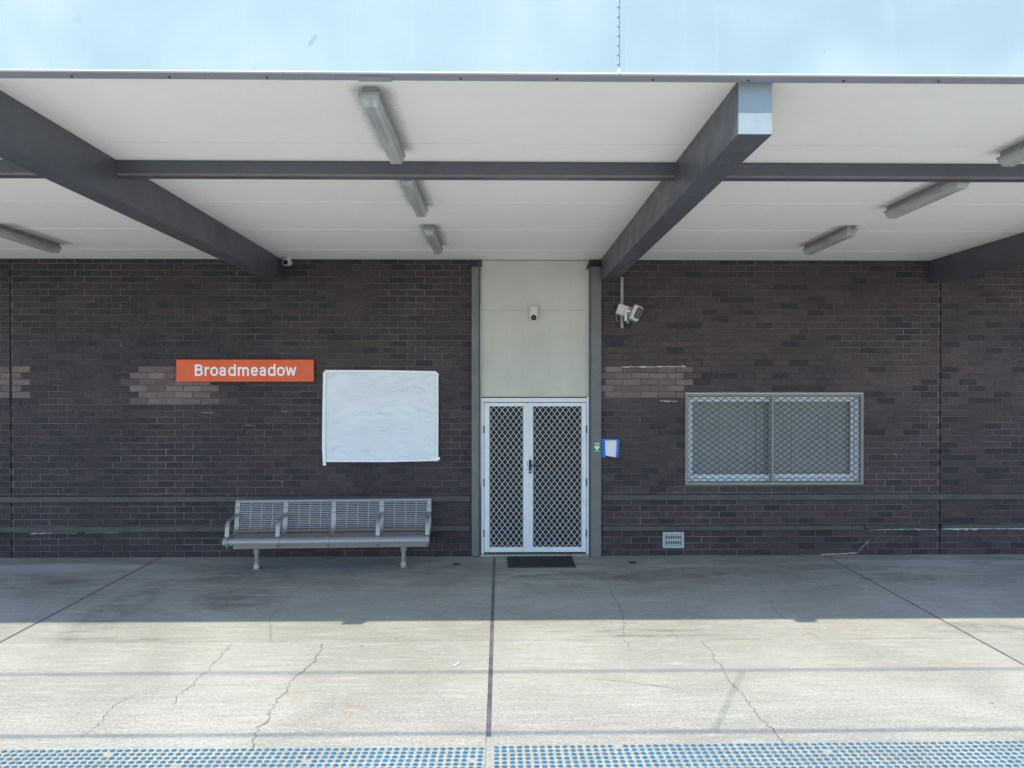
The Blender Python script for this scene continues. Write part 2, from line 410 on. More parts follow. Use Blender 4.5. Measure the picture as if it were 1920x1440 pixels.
for x in XJ:
    w = JW.get(x, 0.03)/2
    y_end = -5.20 if x == -0.08 else -6.38
    sm = MB()
    n = 40; ys = [0.28 + (y_end-0.28)*i/n for i in range(n+1)]
    L = [(x-w+0.003*mnoise.noise((y*5, x, 1)), y, -0.003) for y in ys]; Rr = [(x+w+0.003*mnoise.noise((y*5, x, 9)), y, -0.003) for y in ys]
    sm.add(L+Rr+[(a[0],a[1],-0.02) for a in L]+[(a[0],a[1],-0.02) for a in Rr],
           [(i, i+1, n+2+i, n+1+i) for i in range(n)] + [(2*n+2+i, 3*n+3+i, 3*n+4+i, 2*n+3+i) for i in range(n)])
    sm.build('joint_sealant', M['sealant'], platform, fixn=False)
    if x == -0.08:
        MB().box(x-w+0.001, x+w-0.001, -6.38, y_end-0.002, -0.03, -0.006).build('joint_filler', M['concrete'], platform)
MB().box(-59, 59, YJ-0.0085, YJ+0.0085, -0.03, -0.009).build('joint_line', M['jointdark'], platform)

CR = [
 ([(-1.62,-3.39),(-1.6,-3.63),(-1.59,-3.82),(-1.63,-4.04),(-1.67,-4.2),(-1.66,-4.43),(-1.68,-4.58),(-1.67,-4.81),(-1.65,-4.94),(-1.68,-5.07),(-1.66,-5.14),(-1.65,-5.26),(-1.62,-5.37)], 0.0065),
 ([(-2.44,-3.39),(-2.44,-3.62),(-2.44,-3.93),(-2.44,-4.14),(-2.44,-4.32),(-2.46,-4.52),(-2.43,-4.71)], 0.0045),
 ([(-2.74,-4.47),(-2.83,-4.58),(-2.85,-4.7),(-2.83,-4.88),(-2.82,-5.09),(-2.83,-5.2)], 0.0035),
 ([(-2.31,-1.36),(-2.35,-1.8),(-2.35,-2.11),(-2.33,-2.48),(-2.3,-2.74),(-2.22,-2.98),(-2.11,-3.33)], 0.005),
 ([(1.86,-3.35),(1.87,-3.69),(1.84,-3.88),(1.85,-4.09),(1.82,-4.28),(1.85,-4.49),(1.85,-4.68),(1.85,-4.91),(1.87,-5.04),(1.88,-5.17),(1.88,-5.28),(1.87,-5.37)], 0.0065),
 ([(1.16,-3.33),(1.16,-3.54),(1.15,-3.68)], 0.004),
 ([(0.68,-4.22),(0.91,-4.29),(1.09,-4.33),(1.23,-4.39),(1.42,-4.48)], 0.0035),
 ([(1.27,-1.42),(1.25,-1.86),(1.26,-2.26),(1.24,-2.68),(1.16,-3.26)], 0.005),
 ([(2.97,-1.33),(3.01,-1.67),(2.95,-2.09),(2.86,-2.47),(2.87,-2.77)], 0.005),
 ([(2.92,-3.06),(2.96,-3.33)], 0.004), ([(1.65,-3.04),(1.65,-3.41)], 0.0035)]
for ci, (pts, w) in enumerate(CR):
    fine = []
    for a, b in zip(pts, pts[1:]):
        L = math.dist(a, b); k = max(2, int(L/0.035))
        for j in range(k):
            t = j/k; fine.append((a[0]+(b[0]-a[0])*t + rnd.gauss(0, 0.011), a[1]+(b[1]-a[1])*t + rnd.gauss(0, 0.006)))
    fine.append(pts[-1])
    m = MB(); vs = []
    for j, (x, y) in enumerate(fine):
        q = fine[min(j+1, len(fine)-1)]; p = fine[max(j-1, 0)]
        dx, dy = q[0]-p[0], q[1]-p[1]; l = math.hypot(dx, dy) or 1
        ww = w*0.52*(0.45 + 0.9*abs(mnoise.noise((j*0.37, ci, 0))) + 0.4*rnd.random())
        if j == 0 or j == len(fine)-1: ww *= 0.2
        vs += [(x - dy/l*ww, y + dx/l*ww, 0.003), (x + dy/l*ww, y - dx/l*ww, 0.003)]
    m.add(vs, [(2*j, 2*j+1, 2*j+3, 2*j+2) for j in range(len(fine)-1)])
    m.build('crack', M['crack'], platform)

# ------------------------------------------------------------------ brick walls
ROW = 0.0862; BH = 0.0765; BL = 0.230; PITCH = 0.2405
WTOP = 4.03
def tint(x, z):
    """fired colour of one brick: brown-black glazed, paler where the glaze has weathered, pink where old signs protected the face"""
    for (x0, x1, z0, z1) in ((-4.90,-3.80,2.04,2.57), (-7.2,-6.34,2.12,2.58), (1.42,2.57,2.12,2.57)):
        if x0 < x < x1 and z0 < z < z1:
            k = rnd.uniform(0.68, 1.2)
            return (0.185*k, 0.130*k, 0.128*k)
    for (x0, x1, z0, z1) in ((-5.05,-3.6,2.04,2.57), (-7.2,-6.25,2.12,2.58), (1.36,2.70,2.12,2.57)):
        if x0 < x < x1 and z0 < z < z1 and rnd.random() < 0.4:
            k = rnd.uniform(0.45, 0.9); return (0.115*k, 0.085*k, 0.08*k)
    w = mnoise.noise((x*0.45, z*0.9, 3.1))*0.5 + 0.5
    band = math.exp(-((z-2.35)/0.42)**2) * (1.0 if x > 1.3 else 0.25)
    right = 1.0 if x > 1.3 else (0.55 if x > -3.0 else 0.2)
    a = (0.026, 0.020, 0.0255); b = (0.096, 0.064, 0.064)
    t = min(1, max(0, 0.10 + 0.42*w*right + 0.45*band*w + 0.10*right + rnd.gauss(0, 0.09)))
    if rnd.random() < 0.17: t = t*0.2 - 0.05
    return tuple(p+(q-p)*t for p, q in zip(a, b))
mesh_cache = {}
def brick_mesh(l, h):
    key = (round(l, 3), round(h, 3))
    if key not in mesh_cache:
        me = bpy.data.meshes.new('brick')
        c = 0.003; x, z = l/2, h/2
        vs = [(-x,0.016,-z),(x,0.016,-z),(x,0.016,z),(-x,0.016,z), (-x,c,-z),(x,c,-z),(x,c,z),(-x,c,z), (-x+c,0,-z+c),(x-c,0,-z+c),(x-c,0,z-c),(-x+c,0,z-c)]
        fs = [(8,9,10,11)]
        for i in range(4):
            j = (i+1) % 4
            fs += [(4+i, 4+j, 8+j, 8+i), (i, j, 4+j, 4+i)]
        me.from_pydata(vs, [], fs); me.materials.append(M['brick'])
        mesh_cache[key] = (me, vs, fs)
    return mesh_cache[key]
def wall(x0, x1, label, holes=(), hidden=(), phase=0.0):
    """backing of mortar with bricks standing 4-6 mm proud of it"""
    back = MB()
    def span(a, b, z0, z1):
        if b-a > 0.001 and z1-z0 > 0.001: back.box(a, b, 0.0, 0.26, z0, z1)
    if holes:
        hx0, hx1, hz0, hz1 = holes[0]
        span(x0, hx0, -0.1, WTOP); span(hx1, x1, -0.1, WTOP); span(hx0, hx1, -0.1, hz0); span(hx0, hx1, hz1, WTOP)
    else: span(x0, x1, -0.1, WTOP)
    w = back.build('brick_wall', M['mortar'])
    tag(w, label, 'brick wall', 'dark brick walls along the platform', 'thing')
    bricks = []
    for r in range(int(WTOP/ROW)+1):
        z0 = r*ROW + 0.004; z1 = min(z0+BH, WTOP-0.004)
        if z1-z0 < 0.02: continue
        spans = [(x0, x1)]
        for (hx0, hx1, hz0, hz1) in holes:
            if z0 < hz1-0.02 and z1 > hz0+0.02: spans = [(x0, hx0), (hx1, x1)]
        for (a, b) in spans:
            s = a - PITCH - ((a - phase + (r % 2)*PITCH/2) % PITCH)
            while s < b:
                p = max(s, a+0.0005); q = min(s+BL, b-0.0005)
                if q-p > 0.025: bricks.append([(p+q)/2 + rnd.gauss(0, 0.002), (z0+z1)/2 + rnd.gauss(0, 0.0012), q-p-rnd.choice((0, 0, 0, 0.004)), z1-z0-rnd.choice((0, 0, 0.002))])
                s += PITCH
    def hid(b):
        return any(h[0] < b[0] < h[1] and h[2] < b[1] < h[3] for h in hidden)
    order = sorted(range(len(bricks)), key=lambda i: (hid(bricks[i]), bricks[i][2] < 0.2, math.hypot(bricks[i][0], bricks[i][1]-2.43)))
    near = set(order[:295])
    sv, sf, sc = [], [], []
    for i, (x, z, l, h) in enumerate(bricks):
        y = -0.005 + rnd.gauss(0, 0.0012); t = tint(x, z)
        me, vs, fs = brick_mesh(l, h)
        ry = rnd.gauss(0, 0.0022)
        if i in near:
            o = bpy.data.objects.new('brick', me); col.objects.link(o); o.parent = w
            o.location = (x, y, z); o.rotation_euler = (0, ry, rnd.gauss(0, 0.004)); o.color = (*t, 1)
        else:
            n = len(sv); c, s_ = math.cos(ry), math.sin(ry)
            sv += [(x+v[0]*c+v[2]*s_, y+v[1], z+v[2]*c-v[0]*s_) for v in vs]
            sf += [tuple(k+n for k in f) for f in fs]; sc += [t]*len(vs)
    if sv:
        me = bpy.data.meshes.new('brickwork'); me.from_pydata(sv, [], sf); me.materials.append(M['brickmass'])
        at = me.color_attributes.new('brick_tint', 'FLOAT_COLOR', 'POINT')
        at.data.foreach_set('color', [k for t in sc for k in (*t, 1)])
        o = bpy.data.objects.new('brickwork', me); col.objects.link(o); o.parent = w; o['kind'] = 'stuff'
    return w
CJL, CJR = -6.584, 6.03
W_L = wall(CJL+0.0085, -0.392, 'long dark brown brick wall behind the bench and the orange name sign', phase=0.06,
     hidden=((-4.36,-2.50,2.36,2.69), (-2.40,-0.8,1.24,2.54), (-3.45,-0.92,-0.1,0.84), (-7,0,0.73,0.84), (-7,0,0.33,0.43)))
W_R = wall(1.362, CJR-0.0085, 'dark brown brick wall round the barred window', holes=((2.535, 4.935, 0.985, 2.195),), phase=0.11,
     hidden=((1,7,0.74,0.86), (1,7,0.33,0.43)))
W_FL = wall(-9.6, CJL-0.0085, 'sliver of dark brick wall beyond the vertical joint left of the bench', phase=0.02)
W_FR = wall(CJR+0.0085, 9.3, 'dark brick wall beyond the vertical joint past the barred window', phase=0.16)
for w, x in ((W_L, CJL), (W_R, CJR)):
    MB().box(x-0.0082, x+0.0082, -0.0025, 0.2, 0.0, WTOP-0.004).build('movement_joint', M['flatblack'], w)
def smear(pts, w, parent, name='mortar_residue', mat='render'):
    fine = []
    for a, b in zip(pts, pts[1:]):
        k = max(2, int(math.dist(a, b)/0.025))
        fine += [(a[0]+(b[0]-a[0])*j/k, a[1]+(b[1]-a[1])*j/k + rnd.gauss(0, 0.0025)) for j in range(k)]
    fine.append(pts[-1]); m = MB()
    vs = []
    for j, (x, z) in enumerate(fine):
        ww = max(0.0006, w*(0.15 + 0.85*abs(mnoise.noise((x*9, z*9, 4)))*1.6 * rnd.uniform(0.5, 1.2)))
        if j in (0, len(fine)-1): ww = 0.0008
        vs += [(x, -0.011, z-ww/2), (x, -0.012, z+ww/2), (x, 0.0, z+ww/2+0.002), (x, 0.0, z-ww/2-0.002)]
    fs = []
    for j in range(len(fine)-1):
        for k in range(4): fs.append((4*j+k, 4*j+(k+1)%4, 4*j+4+(k+1)%4, 4*j+4+k))
    m.add(vs, fs); m.build(name, M[mat], parent)
smear([(1.64,2.577),(1.9,2.575),(2.2,2.58),(2.53,2.583)], 0.026, W_R)
smear([(2.17,2.112),(2.42,2.105)], 0.026, W_R)
smear([(2.355,2.14),(2.36,2.07)], 0.008, W_R)
smear([(4.38,0.012),(4.6,0.016),(4.9,0.03)], 0.03, W_R, 'paint_splash')
for dx, dz in ((0,0),(0.012,0.01),(0.03,0.02)):
    smear([(4.90+dx,0.04+dz),(4.94+dx,0.10+dz),(5.0+dx,0.15+dz),(5.03+dx,0.2+dz)], 0.014, W_R, 'paint_splash', 'conduit')
smear([(5.05,0.345),(5.4,0.352),(5.99,0.35)], 0.018, W_R)
smear([(6.05,0.353),(6.5,0.355),(6.9,0.362),(7.3,0.352)], 0.045, W_FR)
smear([(-6.35,0.331),(-6.0,0.333),(-5.7,0.335)], 0.014, W_L); smear([(-5.6,0.335),(-5.3,0.338),(-5.15,0.336)], 0.012, W_L)
smear([(-4.04,1.957),(-3.88,1.956)], 0.012, W_L); smear([(-3.48,1.785),(-3.34,1.786)], 0.010, W_L); smear([(-3.345,1.82),(-3.335,1.77),(-3.33,1.74)], 0.012, W_L)
smear([(-3.48,1.785),(-3.482,1.72)], 0.008, W_L); smear([(-2.96,1.97),(-2.86,1.975)], 0.010, W_L)
for (x, z) in ((-5.1,2.9),(-4.5,2.85),(-4.0,1.2),(-2.9,3.2),(-5.9,0.95),(2.71,0.56),(3.3,3.2),(4.2,3.1),(5.4,1.4),(1.9,1.9)):
    smear([(x, z),(x+rnd.uniform(-.03,.03), z-0.04),(x+0.02,z-0.06)], 0.008, W_R if x > 0 else W_L, 'chip')

# ------------------------------------------------------------------ rub rails
def rail(x0, x1, z0, z1, label, bolts):
    e = empty('rub_rail', ((x0+x1)/2, 0, z0), label=label, cat='rail', group='rub rails bolted along the brick walls')
    MB().cbox(x0, x1, -0.042, -0.0075, z0, z1, 0.005).build('rail_board', M['rail'], e)
    for x in bolts:
        MB().disc((x, -0.042, (z0+z1)/2 + 0.004), (0,-1,0), 0.013, 0.006, 8).build('bolt', M['bolt'], e)
    return e
rail(CJL-2.9, -0.405, 0.752, 0.828, 'upper grey brown rail running behind the top of the bench', [-6.3,-5.55,-4.35,-5.3,-3.4,-2.9,-2.1,-1.35,-0.6])
rail(CJL-2.9, -0.405, 0.352, 0.424, 'lower grey brown rail passing behind the bench seat', [-6.1,-5.0,-4.1,-3.6,-0.62])
rail(1.385, 9.2, 0.760, 0.838, 'upper grey brown rail just under the barred window', [1.65,2.6,3.6,4.6,5.6,6.2,6.9,7.3])
rail(1.385, 4.97, 0.345, 0.412, 'lower grey brown rail stopping short, just above the wall vent', [1.52,2.42,3.06,3.9,4.8])
e = empty('rub_rail', (6, 0, 0.36), label='broken dark remnant of lower rail with white mortar crumbs under it', cat='rail', group='rub rails bolted along the brick walls')
MB().cbox(4.985, 6.0, -0.022, -0.0075, 0.362, 0.412, 0.004).build('rail_board', M['rail_old'], e)
MB().cbox(6.05, 9.2, -0.026, -0.0075, 0.366, 0.416, 0.004).build('rail_board', M['rail'], e)

# ------------------------------------------------------------------ door bay: posts, infill sheets, sill, security door
e = empty('steel_post', (-0.33, 0, 0), label='grey steel post left of the security door', cat='post', group='steel posts beside the door')
MB().cbox(-0.388, -0.290, -0.075, 0.02, 0.018, 3.915, 0.005).build('post_front', M['post'], e)
MB().box(-0.289, -0.268, -0.045, 0.02, 0.018, 3.99).build('post_flange', M['beam'], e)
MB().box(-0.41, -0.25, -0.03, 0.02, 3.93, 4.02).build('post_packing', M['dark'], e)
e = empty('steel_post', (1.29, 0, 0), label='grey steel post right of the security door carrying the green sign', cat='post', group='steel posts beside the door')
MB().cbox(1.226, 1.366, -0.075, 0.02, 0.0, 3.93, 0.005).build('post_front', M['post'], e)
MB().box(1.206, 1.225, -0.045, 0.02, 0.0, 3.93).build('post_flange', M['beam'], e)
pk = MB(); pk.cbox(1.20, 1.36, -0.07, 0.02, 3.935, 4.02, 0.01)
pk.build('post_packing', M['dark'], e)
sp = MB()
for k in range(9):
    a = rnd.uniform(0, 6.28); sp.tube([(1.205, -0.05, 3.95), (1.205-0.02-0.03*rnd.random(), -0.06+0.03*rnd.random(), 3.88+0.08*rnd.random())], 0.004, 5)
sp.build('frayed_sealant', M['dark'], e)
e = empty('infill_panel', (0.47, 0, 2.16), label='cream painted cement sheet panel filling the bay above the door', cat='wall panel')
MB().box(-0.267, 1.205, 0.0, 0.03, 2.168, 3.3395).build('cement_sheet', M['infill'], e)
MB().box(-0.267, 1.205, 0.004, 0.034, 3.3415, 4.02).build('cement_sheet', M['infill'], e)
sg = MB(); n = 30
top = [(-0.26+1.45*i/n, -0.004, 2.196+0.008*mnoise.noise((i*0.4, 2, 0))) for i in range(n+1)]; bot = [(-0.26+1.45*i/n, -0.012, 2.170) for i in range(n+1)]
sg.add(top+bot, [(i, i+1, n+2+i, n+1+i) for i in range(n)]); sg.build('lifted_flashing', M['infill'], e)
sl = MB(); sl.cbox(-0.268, 1.205, -0.06, 0.3, 0.001, 0.034, 0.006)
tag(sl.build('door_sill', M['concrete']), 'low concrete sill under the double security door', 'door sill')
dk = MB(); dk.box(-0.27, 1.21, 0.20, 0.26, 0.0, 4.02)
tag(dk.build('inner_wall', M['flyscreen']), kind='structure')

door = empty('security_door', (0.476, 0, 0.035), label='white double security door with diamond grilles and black handle', cat='door')
fr = MB()
fr.cbox(-0.258, -0.222, -0.03, 0.06, 0.036, 2.155, 0.004); fr.cbox(1.170, 1.204, -0.03, 0.06, 0.036, 2.155, 0.004)
fr.cbox(-0.2215, 1.1695, -0.03, 0.06, 2.098, 2.155, 0.004)
fr.build('door_frame', M['alu'], door)
fr = MB(); fr.box(-0.2175, 1.1655, -0.036, -0.0305, 2.128, 2.140); fr.box(-0.243, -0.237, -0.034, -0.0305, 0.04, 2.12); fr.box(1.184, 1.190, -0.034, -0.0305, 0.04, 2.12)
fr.build('frame_bead', M['alu_blue'], door)
def diamond(x0, x1, z0, z1, px, pz, y, r, swap=False):
    """woven grille: every strand waves between its neighbours and touches them at the knots"""
    m = MB()
    if not swap:
        n = max(2, round((x1-x0)/(px/2))); st = (x1-x0)/n
        per = max(1, round((z1-z0)/pz)); seg = per*10
        for k in range(n+1):
            sg = 1 if k % 2 == 0 else -1; pts = []
            for j in range(seg+1):
                t = j/seg*per; tri = 1 - abs(((t*2) % 2) - 1)*2          # -1..1 triangle
                tri = max(-0.90, min(0.90, tri*1.12))/0.90
                x = min(x1-r, max(x0+r, x0 + k*st + sg*tri*(st/2-r*0.7)))
                pts.append((x, y, z0 + (z1-z0)*j/seg))
            m.tube(pts, r, 5, False)
    else:
        n = max(2, round((z1-z0)/(pz/2))); st = (z1-z0)/n
        per = max(1, round((x1-x0)/px)); seg = per*10
        for k in range(n+1):
            sg = 1 if k % 2 == 0 else -1; pts = []
            for j in range(seg+1):
                t = j/seg*per; tri = 1 - abs(((t*2) % 2) - 1)*2
                tri = max(-0.88, min(0.88, tri*1.12))/0.88
                z = min(z1-r, max(z0+r, z0 + k*st + sg*tri*(st/2-r*0.7)))
                pts.append((x0 + (x1-x0)*j/seg, y, z))
            m.tube(pts, r, 5, False)
    return m
def leaf(x0, x1, ox0, ox1, hinge_x):
    lf = MB(); z0, z1, oz0, oz1 = 0.062, 2.090, 0.128, 2.040
    lf.cbox(x0, ox0, -0.04, 0.0, z0, z1, 0.004); lf.cbox(ox1, x1, -0.04, 0.0, z0, z1, 0.004)
    lf.cbox(ox0+0.0005, ox1-0.0005, -0.0395, 0.0, z0, oz0, 0.004); lf.cbox(ox0+0.0005, ox1-0.0005, -0.0395, 0.0, oz1, z1, 0.004)
    lo = lf.build('door_leaf', M['alu'], door)
    diamond(ox0, ox1, oz0, oz1, 0.0776, 0.1005, -0.018, 0.0036).build('grille', M['grille'], lo)
    MB().box(ox0, ox1, 0.0, 0.006, oz0, oz1).build('fly_screen', M['flyscreen'], lo)
    bd = MB()
    bd.box(ox0-0.012, ox0-0.006, -0.043, -0.0405, oz0, oz1); bd.box(ox1+0.006, ox1+0.012, -0.043, -0.0405, oz0, oz1)
    bd.build('glazing_bead', M['alu_blue'], lo)
    for z in (0.27, 0.96, 1.68):
        MB().tube([(hinge_x, -0.044, z), (hinge_x, -0.044, z+0.10)], 0.008, 8).build('hinge', M['dark'], lo)
    return lo
leaf(-0.217, 0.360, -0.147, 0.312, -0.220)
lr = leaf(0.380, 1.165, 0.442, 1.104, 1.1675)
MB().cbox(0.354, 0.386, -0.052, -0.041, 0.066, 2.086, 0.003).build('meeting_strip', M['alu'], door)
hd = MB(); hd.cbox(0.388, 0.424, -0.066, -0.0535, 1.135, 1.318, 0.005)
hd.tube([(0.406,-0.066,1.245),(0.406,-0.105,1.245),(0.43,-0.112,1.245),(0.535,-0.112,1.242)], 0.0095, 8)
ho = hd.build('handle', M['dark'], lr)
MB().disc((0.406,-0.066,1.165), (0,-1,0), 0.009, 0.008, 10).build('lock_cylinder', M['alu_blue'], ho)
MB().box(0.362, 0.371, -0.0545, -0.0525, 1.24, 1.30).build('strike_plate', M['conduit'], door)

# ------------------------------------------------------------------ window
win = empty('security_window', (3.735, 0, 0.97), label='sliding window behind a grey framed diamond security grille', cat='window')
wf = MB(); x0, x1, z0, z1, t = 2.514, 4.955, 0.967, 2.214, 0.040
wf.cbox(x0, x0+t, -0.045, 0.02, z0, z1, 0.004); wf.cbox(x1-t, x1, -0.045, 0.02, z0, z1, 0.004)
wf.cbox(x0+t, x1-t, -0.0445, 0.02, z0, z0+t, 0.004); wf.cbox(x0+t, x1-t, -0.0445, 0.02, z1-t, z1, 0.004)
wfo = wf.build('security_frame', M['winframe'], win)
MB().box(x0+0.005, x1-0.005, -0.040, -0.005, z1+0.001, z1+0.008).build('frame_top_sheen', M['white'], wfo)  # white strip standing in for the sheen along the frame's top edge
sc = MB()
for x in (2.60, 3.1, 3.6, 4.1, 4.6, 4.9):
    for z in (z0+0.02, z1-0.02): sc.disc((x, -0.044, z), (0,-1,0), 0.005, 0.003, 8)
sc.build('frame_screws', M['dark'], wfo)
MB().cbox(3.690, 3.722, -0.043, 0.015, z0+t+0.0005, z1-t-0.0005, 0.003).build('mullion', M['winframe'], win)
for a, b in ((x0+t, 3.690), (3.722, x1-t)):
    diamond(a, b, z0+t, z1-t, 0.1085, 0.0815, -0.012, 0.0042, True).build('grille', M['grille_dark'], win)
fo = MB(); a0, a1, b0, b1, w_ = 2.537, 4.933, 0.987, 2.193, 0.058
fo.cbox(a0, a0+w_, 0.022, 0.15, b0, b1, 0.003); fo.cbox(a1-w_, a1, 0.022, 0.15, b0, b1, 0.003)
fo.cbox(a0+w_, a1-w_, 0.022, 0.15, b0, b0+w_, 0.003); fo.cbox(a0+w_, a1-w_, 0.022, 0.15, b1-w_, b1, 0.003)
fo.build('window_frame', M['alu_blue'], win)
for (s0, s1, yy) in ((a0+w_+0.002, 3.735, 0.055), (3.700, a1-w_-0.002, 0.092)):
    sh = MB(); k = 0.036
    sh.cbox(s0, s0+k, yy, yy+0.03, b0+w_+0.002, b1-w_-0.002, 0.003); sh.cbox(s1-k, s1, yy, yy+0.03, b0+w_+0.002, b1-w_-0.002, 0.003)
    sh.cbox(s0+k, s1-k, yy, yy+0.03, b0+w_+0.002, b0+w_+k+0.02, 0.003); sh.cbox(s0+k, s1-k, yy, yy+0.03, b1-w_-k, b1-w_-0.002, 0.003)
    so = sh.build('sash', M['alu_blue'], win)
    MB().box(s0+k, s1-k, yy+0.012, yy+0.018, b0+w_+k+0.02, b1-w_-k).build('pane', M['glass'], so)
bl = MB(); bl.box(-0.066, 0.066, -0.002, 0.002, -0.56, 0.56)
first = None
for k in range(19):
    x = 2.60 + k*0.1265
    if first is None: first = bl.build('blind_slat', M['blind'], win, local=True); o = first
    else: o = copy_part(first, win)
    o.location = (x-3.735, 0.185 + 0.004*(k % 2), 1.588-0.97); o.rotation_euler = (0, 0, R(rnd.gauss(7, 2.5)))
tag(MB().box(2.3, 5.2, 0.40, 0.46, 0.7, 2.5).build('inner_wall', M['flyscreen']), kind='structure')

# ------------------------------------------------------------------ awning
def zc(y): return 4.030 - 0.0167*y
aw = empty('platform_awning', (0, -3, 4.03), label='wide cantilevered platform awning with pale ceiling and blue fascia', cat='awning')
YB = [0.02, -0.703, -1.921, -3.142, -4.43, -4.858, -6.03]
BX = [-7.56, -3.048, 1.459, 5.97]
XB = [-9.8] + BX + [9.5]
for i in range(5):
    for j in range(6):
        a, b = XB[i]+0.001, XB[i+1]-0.001; y0, y1 = YB[j+1]+0.003, YB[j]-0.003
        m = MB(); m.hexa([(a,y0,zc(y0)),(b,y0,zc(y0)),(b,y1,zc(y1)),(a,y1,zc(y1))], [(a,y0,zc(y0)+.006),(b,y0,zc(y0)+.006),(b,y1,zc(y1)+.006),(a,y1,zc(y1)+.006)])
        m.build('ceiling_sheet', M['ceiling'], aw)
    for y in (-0.703, -1.921, -3.142):
        a, b = XB[i]+0.05, XB[i+1]-0.05
        MB().box(a, b, y-0.006, y+0.006, zc(y)-0.003, zc(y)+0.002).build('cover_strip', M['cover'], aw)
rf = MB(); rf.box(-9.8, 9.5, -6.08, 0.6, 4.165, 4.70); rf.box(-9.8, 9.5, 0.6, 6.0, 4.0, 4.70)
rf.build('roof_deck', M['roof'], aw)
for x in BX:
    b = MB(); h = 0.1
    b.hexa([(x-h,-6.0,zc(-6)-.310),(x+h,-6.0,zc(-6)-.310),(x+h,0.10,3.727),(x-h,0.10,3.727)],
           [(x-h,-6.0,zc(-6)-.001),(x+h,-6.0,zc(-6)-.001),(x+h,0.10,zc(.1)-.001),(x-h,0.10,zc(.1)-.001)])
    bo = b.build('beam', M['beam'], aw)
    bm = bmesh.new(); bm.from_mesh(bo.data); bmesh.ops.bevel(bm, geom=[e_ for e_ in bm.edges], offset=0.004, segments=1, affect='EDGES'); bm.to_mesh(bo.data); bm.free()
    MB().box(x-0.0965, x+0.0965, -6.006, -5.9975, zc(-6)-.306, zc(-6)-.012).build('sunlit_end_face', M['beam_end'], bo)  # added pale face, paints the sunlight on the beam end
for i in range(5):
    a = XB[i] + (0.1 if i else 0) + 0.0015; b = XB[i+1] - (0.1 if i < 4 else 0) - 0.0015
    y = -4.43; z = zc(y)
    p = MB(); p.box(a, b, y-0.010, y, z-0.112, z-0.008)
    po = p.build('purlin', M['beam'], aw)
    p = MB(); p.box(a, b, y-0.012, y+0.085, z-0.122, z-0.1125); p.box(a, b, y+0.001, y+0.085, z-0.0075, z-0.001)
    p.build('purlin_flange', M['beam'], po)
    MB().box(a, b, y-0.0165, y-0.0125, z-0.122, z-0.103).build('purlin_lip', M['purlin_lip'], po)
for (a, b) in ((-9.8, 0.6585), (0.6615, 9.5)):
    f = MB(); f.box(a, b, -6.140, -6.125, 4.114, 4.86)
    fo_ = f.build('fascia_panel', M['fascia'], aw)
    MB().box(a, b, -6.1425, -6.118, 4.1085, 4.1135).build('drip_edge', M['drip'], fo_)  # white colour paints in the bright line where this edge catches the sun
MB().box(0.652, 0.668, -6.1235, -6.10, 4.12, 4.85).build('fascia_backing', M['conduit'], aw)
rv = MB().disc((0,0,0), (0,-1,0), 0.0036, 0.003, 8)
ro = rv.build('rivet', M['bolt'], aw, local=True); base = Vector(aw.location)
for k in range(12):
    o = ro if k == 0 else copy_part(ro, aw)
    o.location = Vector((0.651, -6.1402, 4.158 + 0.0525*k)) - base
clip = MB(); clip.hexa([(0.645,-6.145,4.114),(0.666,-6.145,4.114),(0.666,-6.1405,4.114),(0.645,-6.1405,4.114)], [(0.653,-6.144,4.140),(0.660,-6.144,4.140),(0.660,-6.1405,4.140),(0.653,-6.1405,4.140)])
clip.build('joint_clip', M['drip'], aw)
lp = MB(); n = 60; L0 = []; L1 = []
for i in range(n+1):
    x = -9.8 + 19.3*i/n; w_ = 0.004*mnoise.noise((x*0.8, 0, 5))
    L0.append((x, -6.117, 4.108)); L1.append((x, -6.012 + w_*2, 4.114 + w_*0.5))
lp.add(L0 + L1 + [(q[0], q[1], q[2]+0.004) for q in L0+L1],
       [(i, i+1, n+2+i, n+1+i) for i in range(n)] + [(2*n+2+i, 3*n+3+i, 3*n+4+i, 2*n+3+i) for i in range(n)] + [(n+1+i, n+2+i, 3*n+4+i, 3*n+3+i) for i in range(n)])
lp.build('fascia_lip', M['lip'], aw)
so = MB().disc((0,0,0), (0,0,-1), 0.0065, 0.005, 8).build('screw', M['bolt'], aw, local=True)
for k in range(-16, 17):
    o = so if k == -16 else copy_part(so, aw)
    o.location = Vector((-0.222 + 0.541*k, -6.062, 4.1085)) - base
MB().box(-0.80, -0.61, -6.09, -6.02, 4.1035, 4.1075).build('patch_plate', M['conduit'], aw)

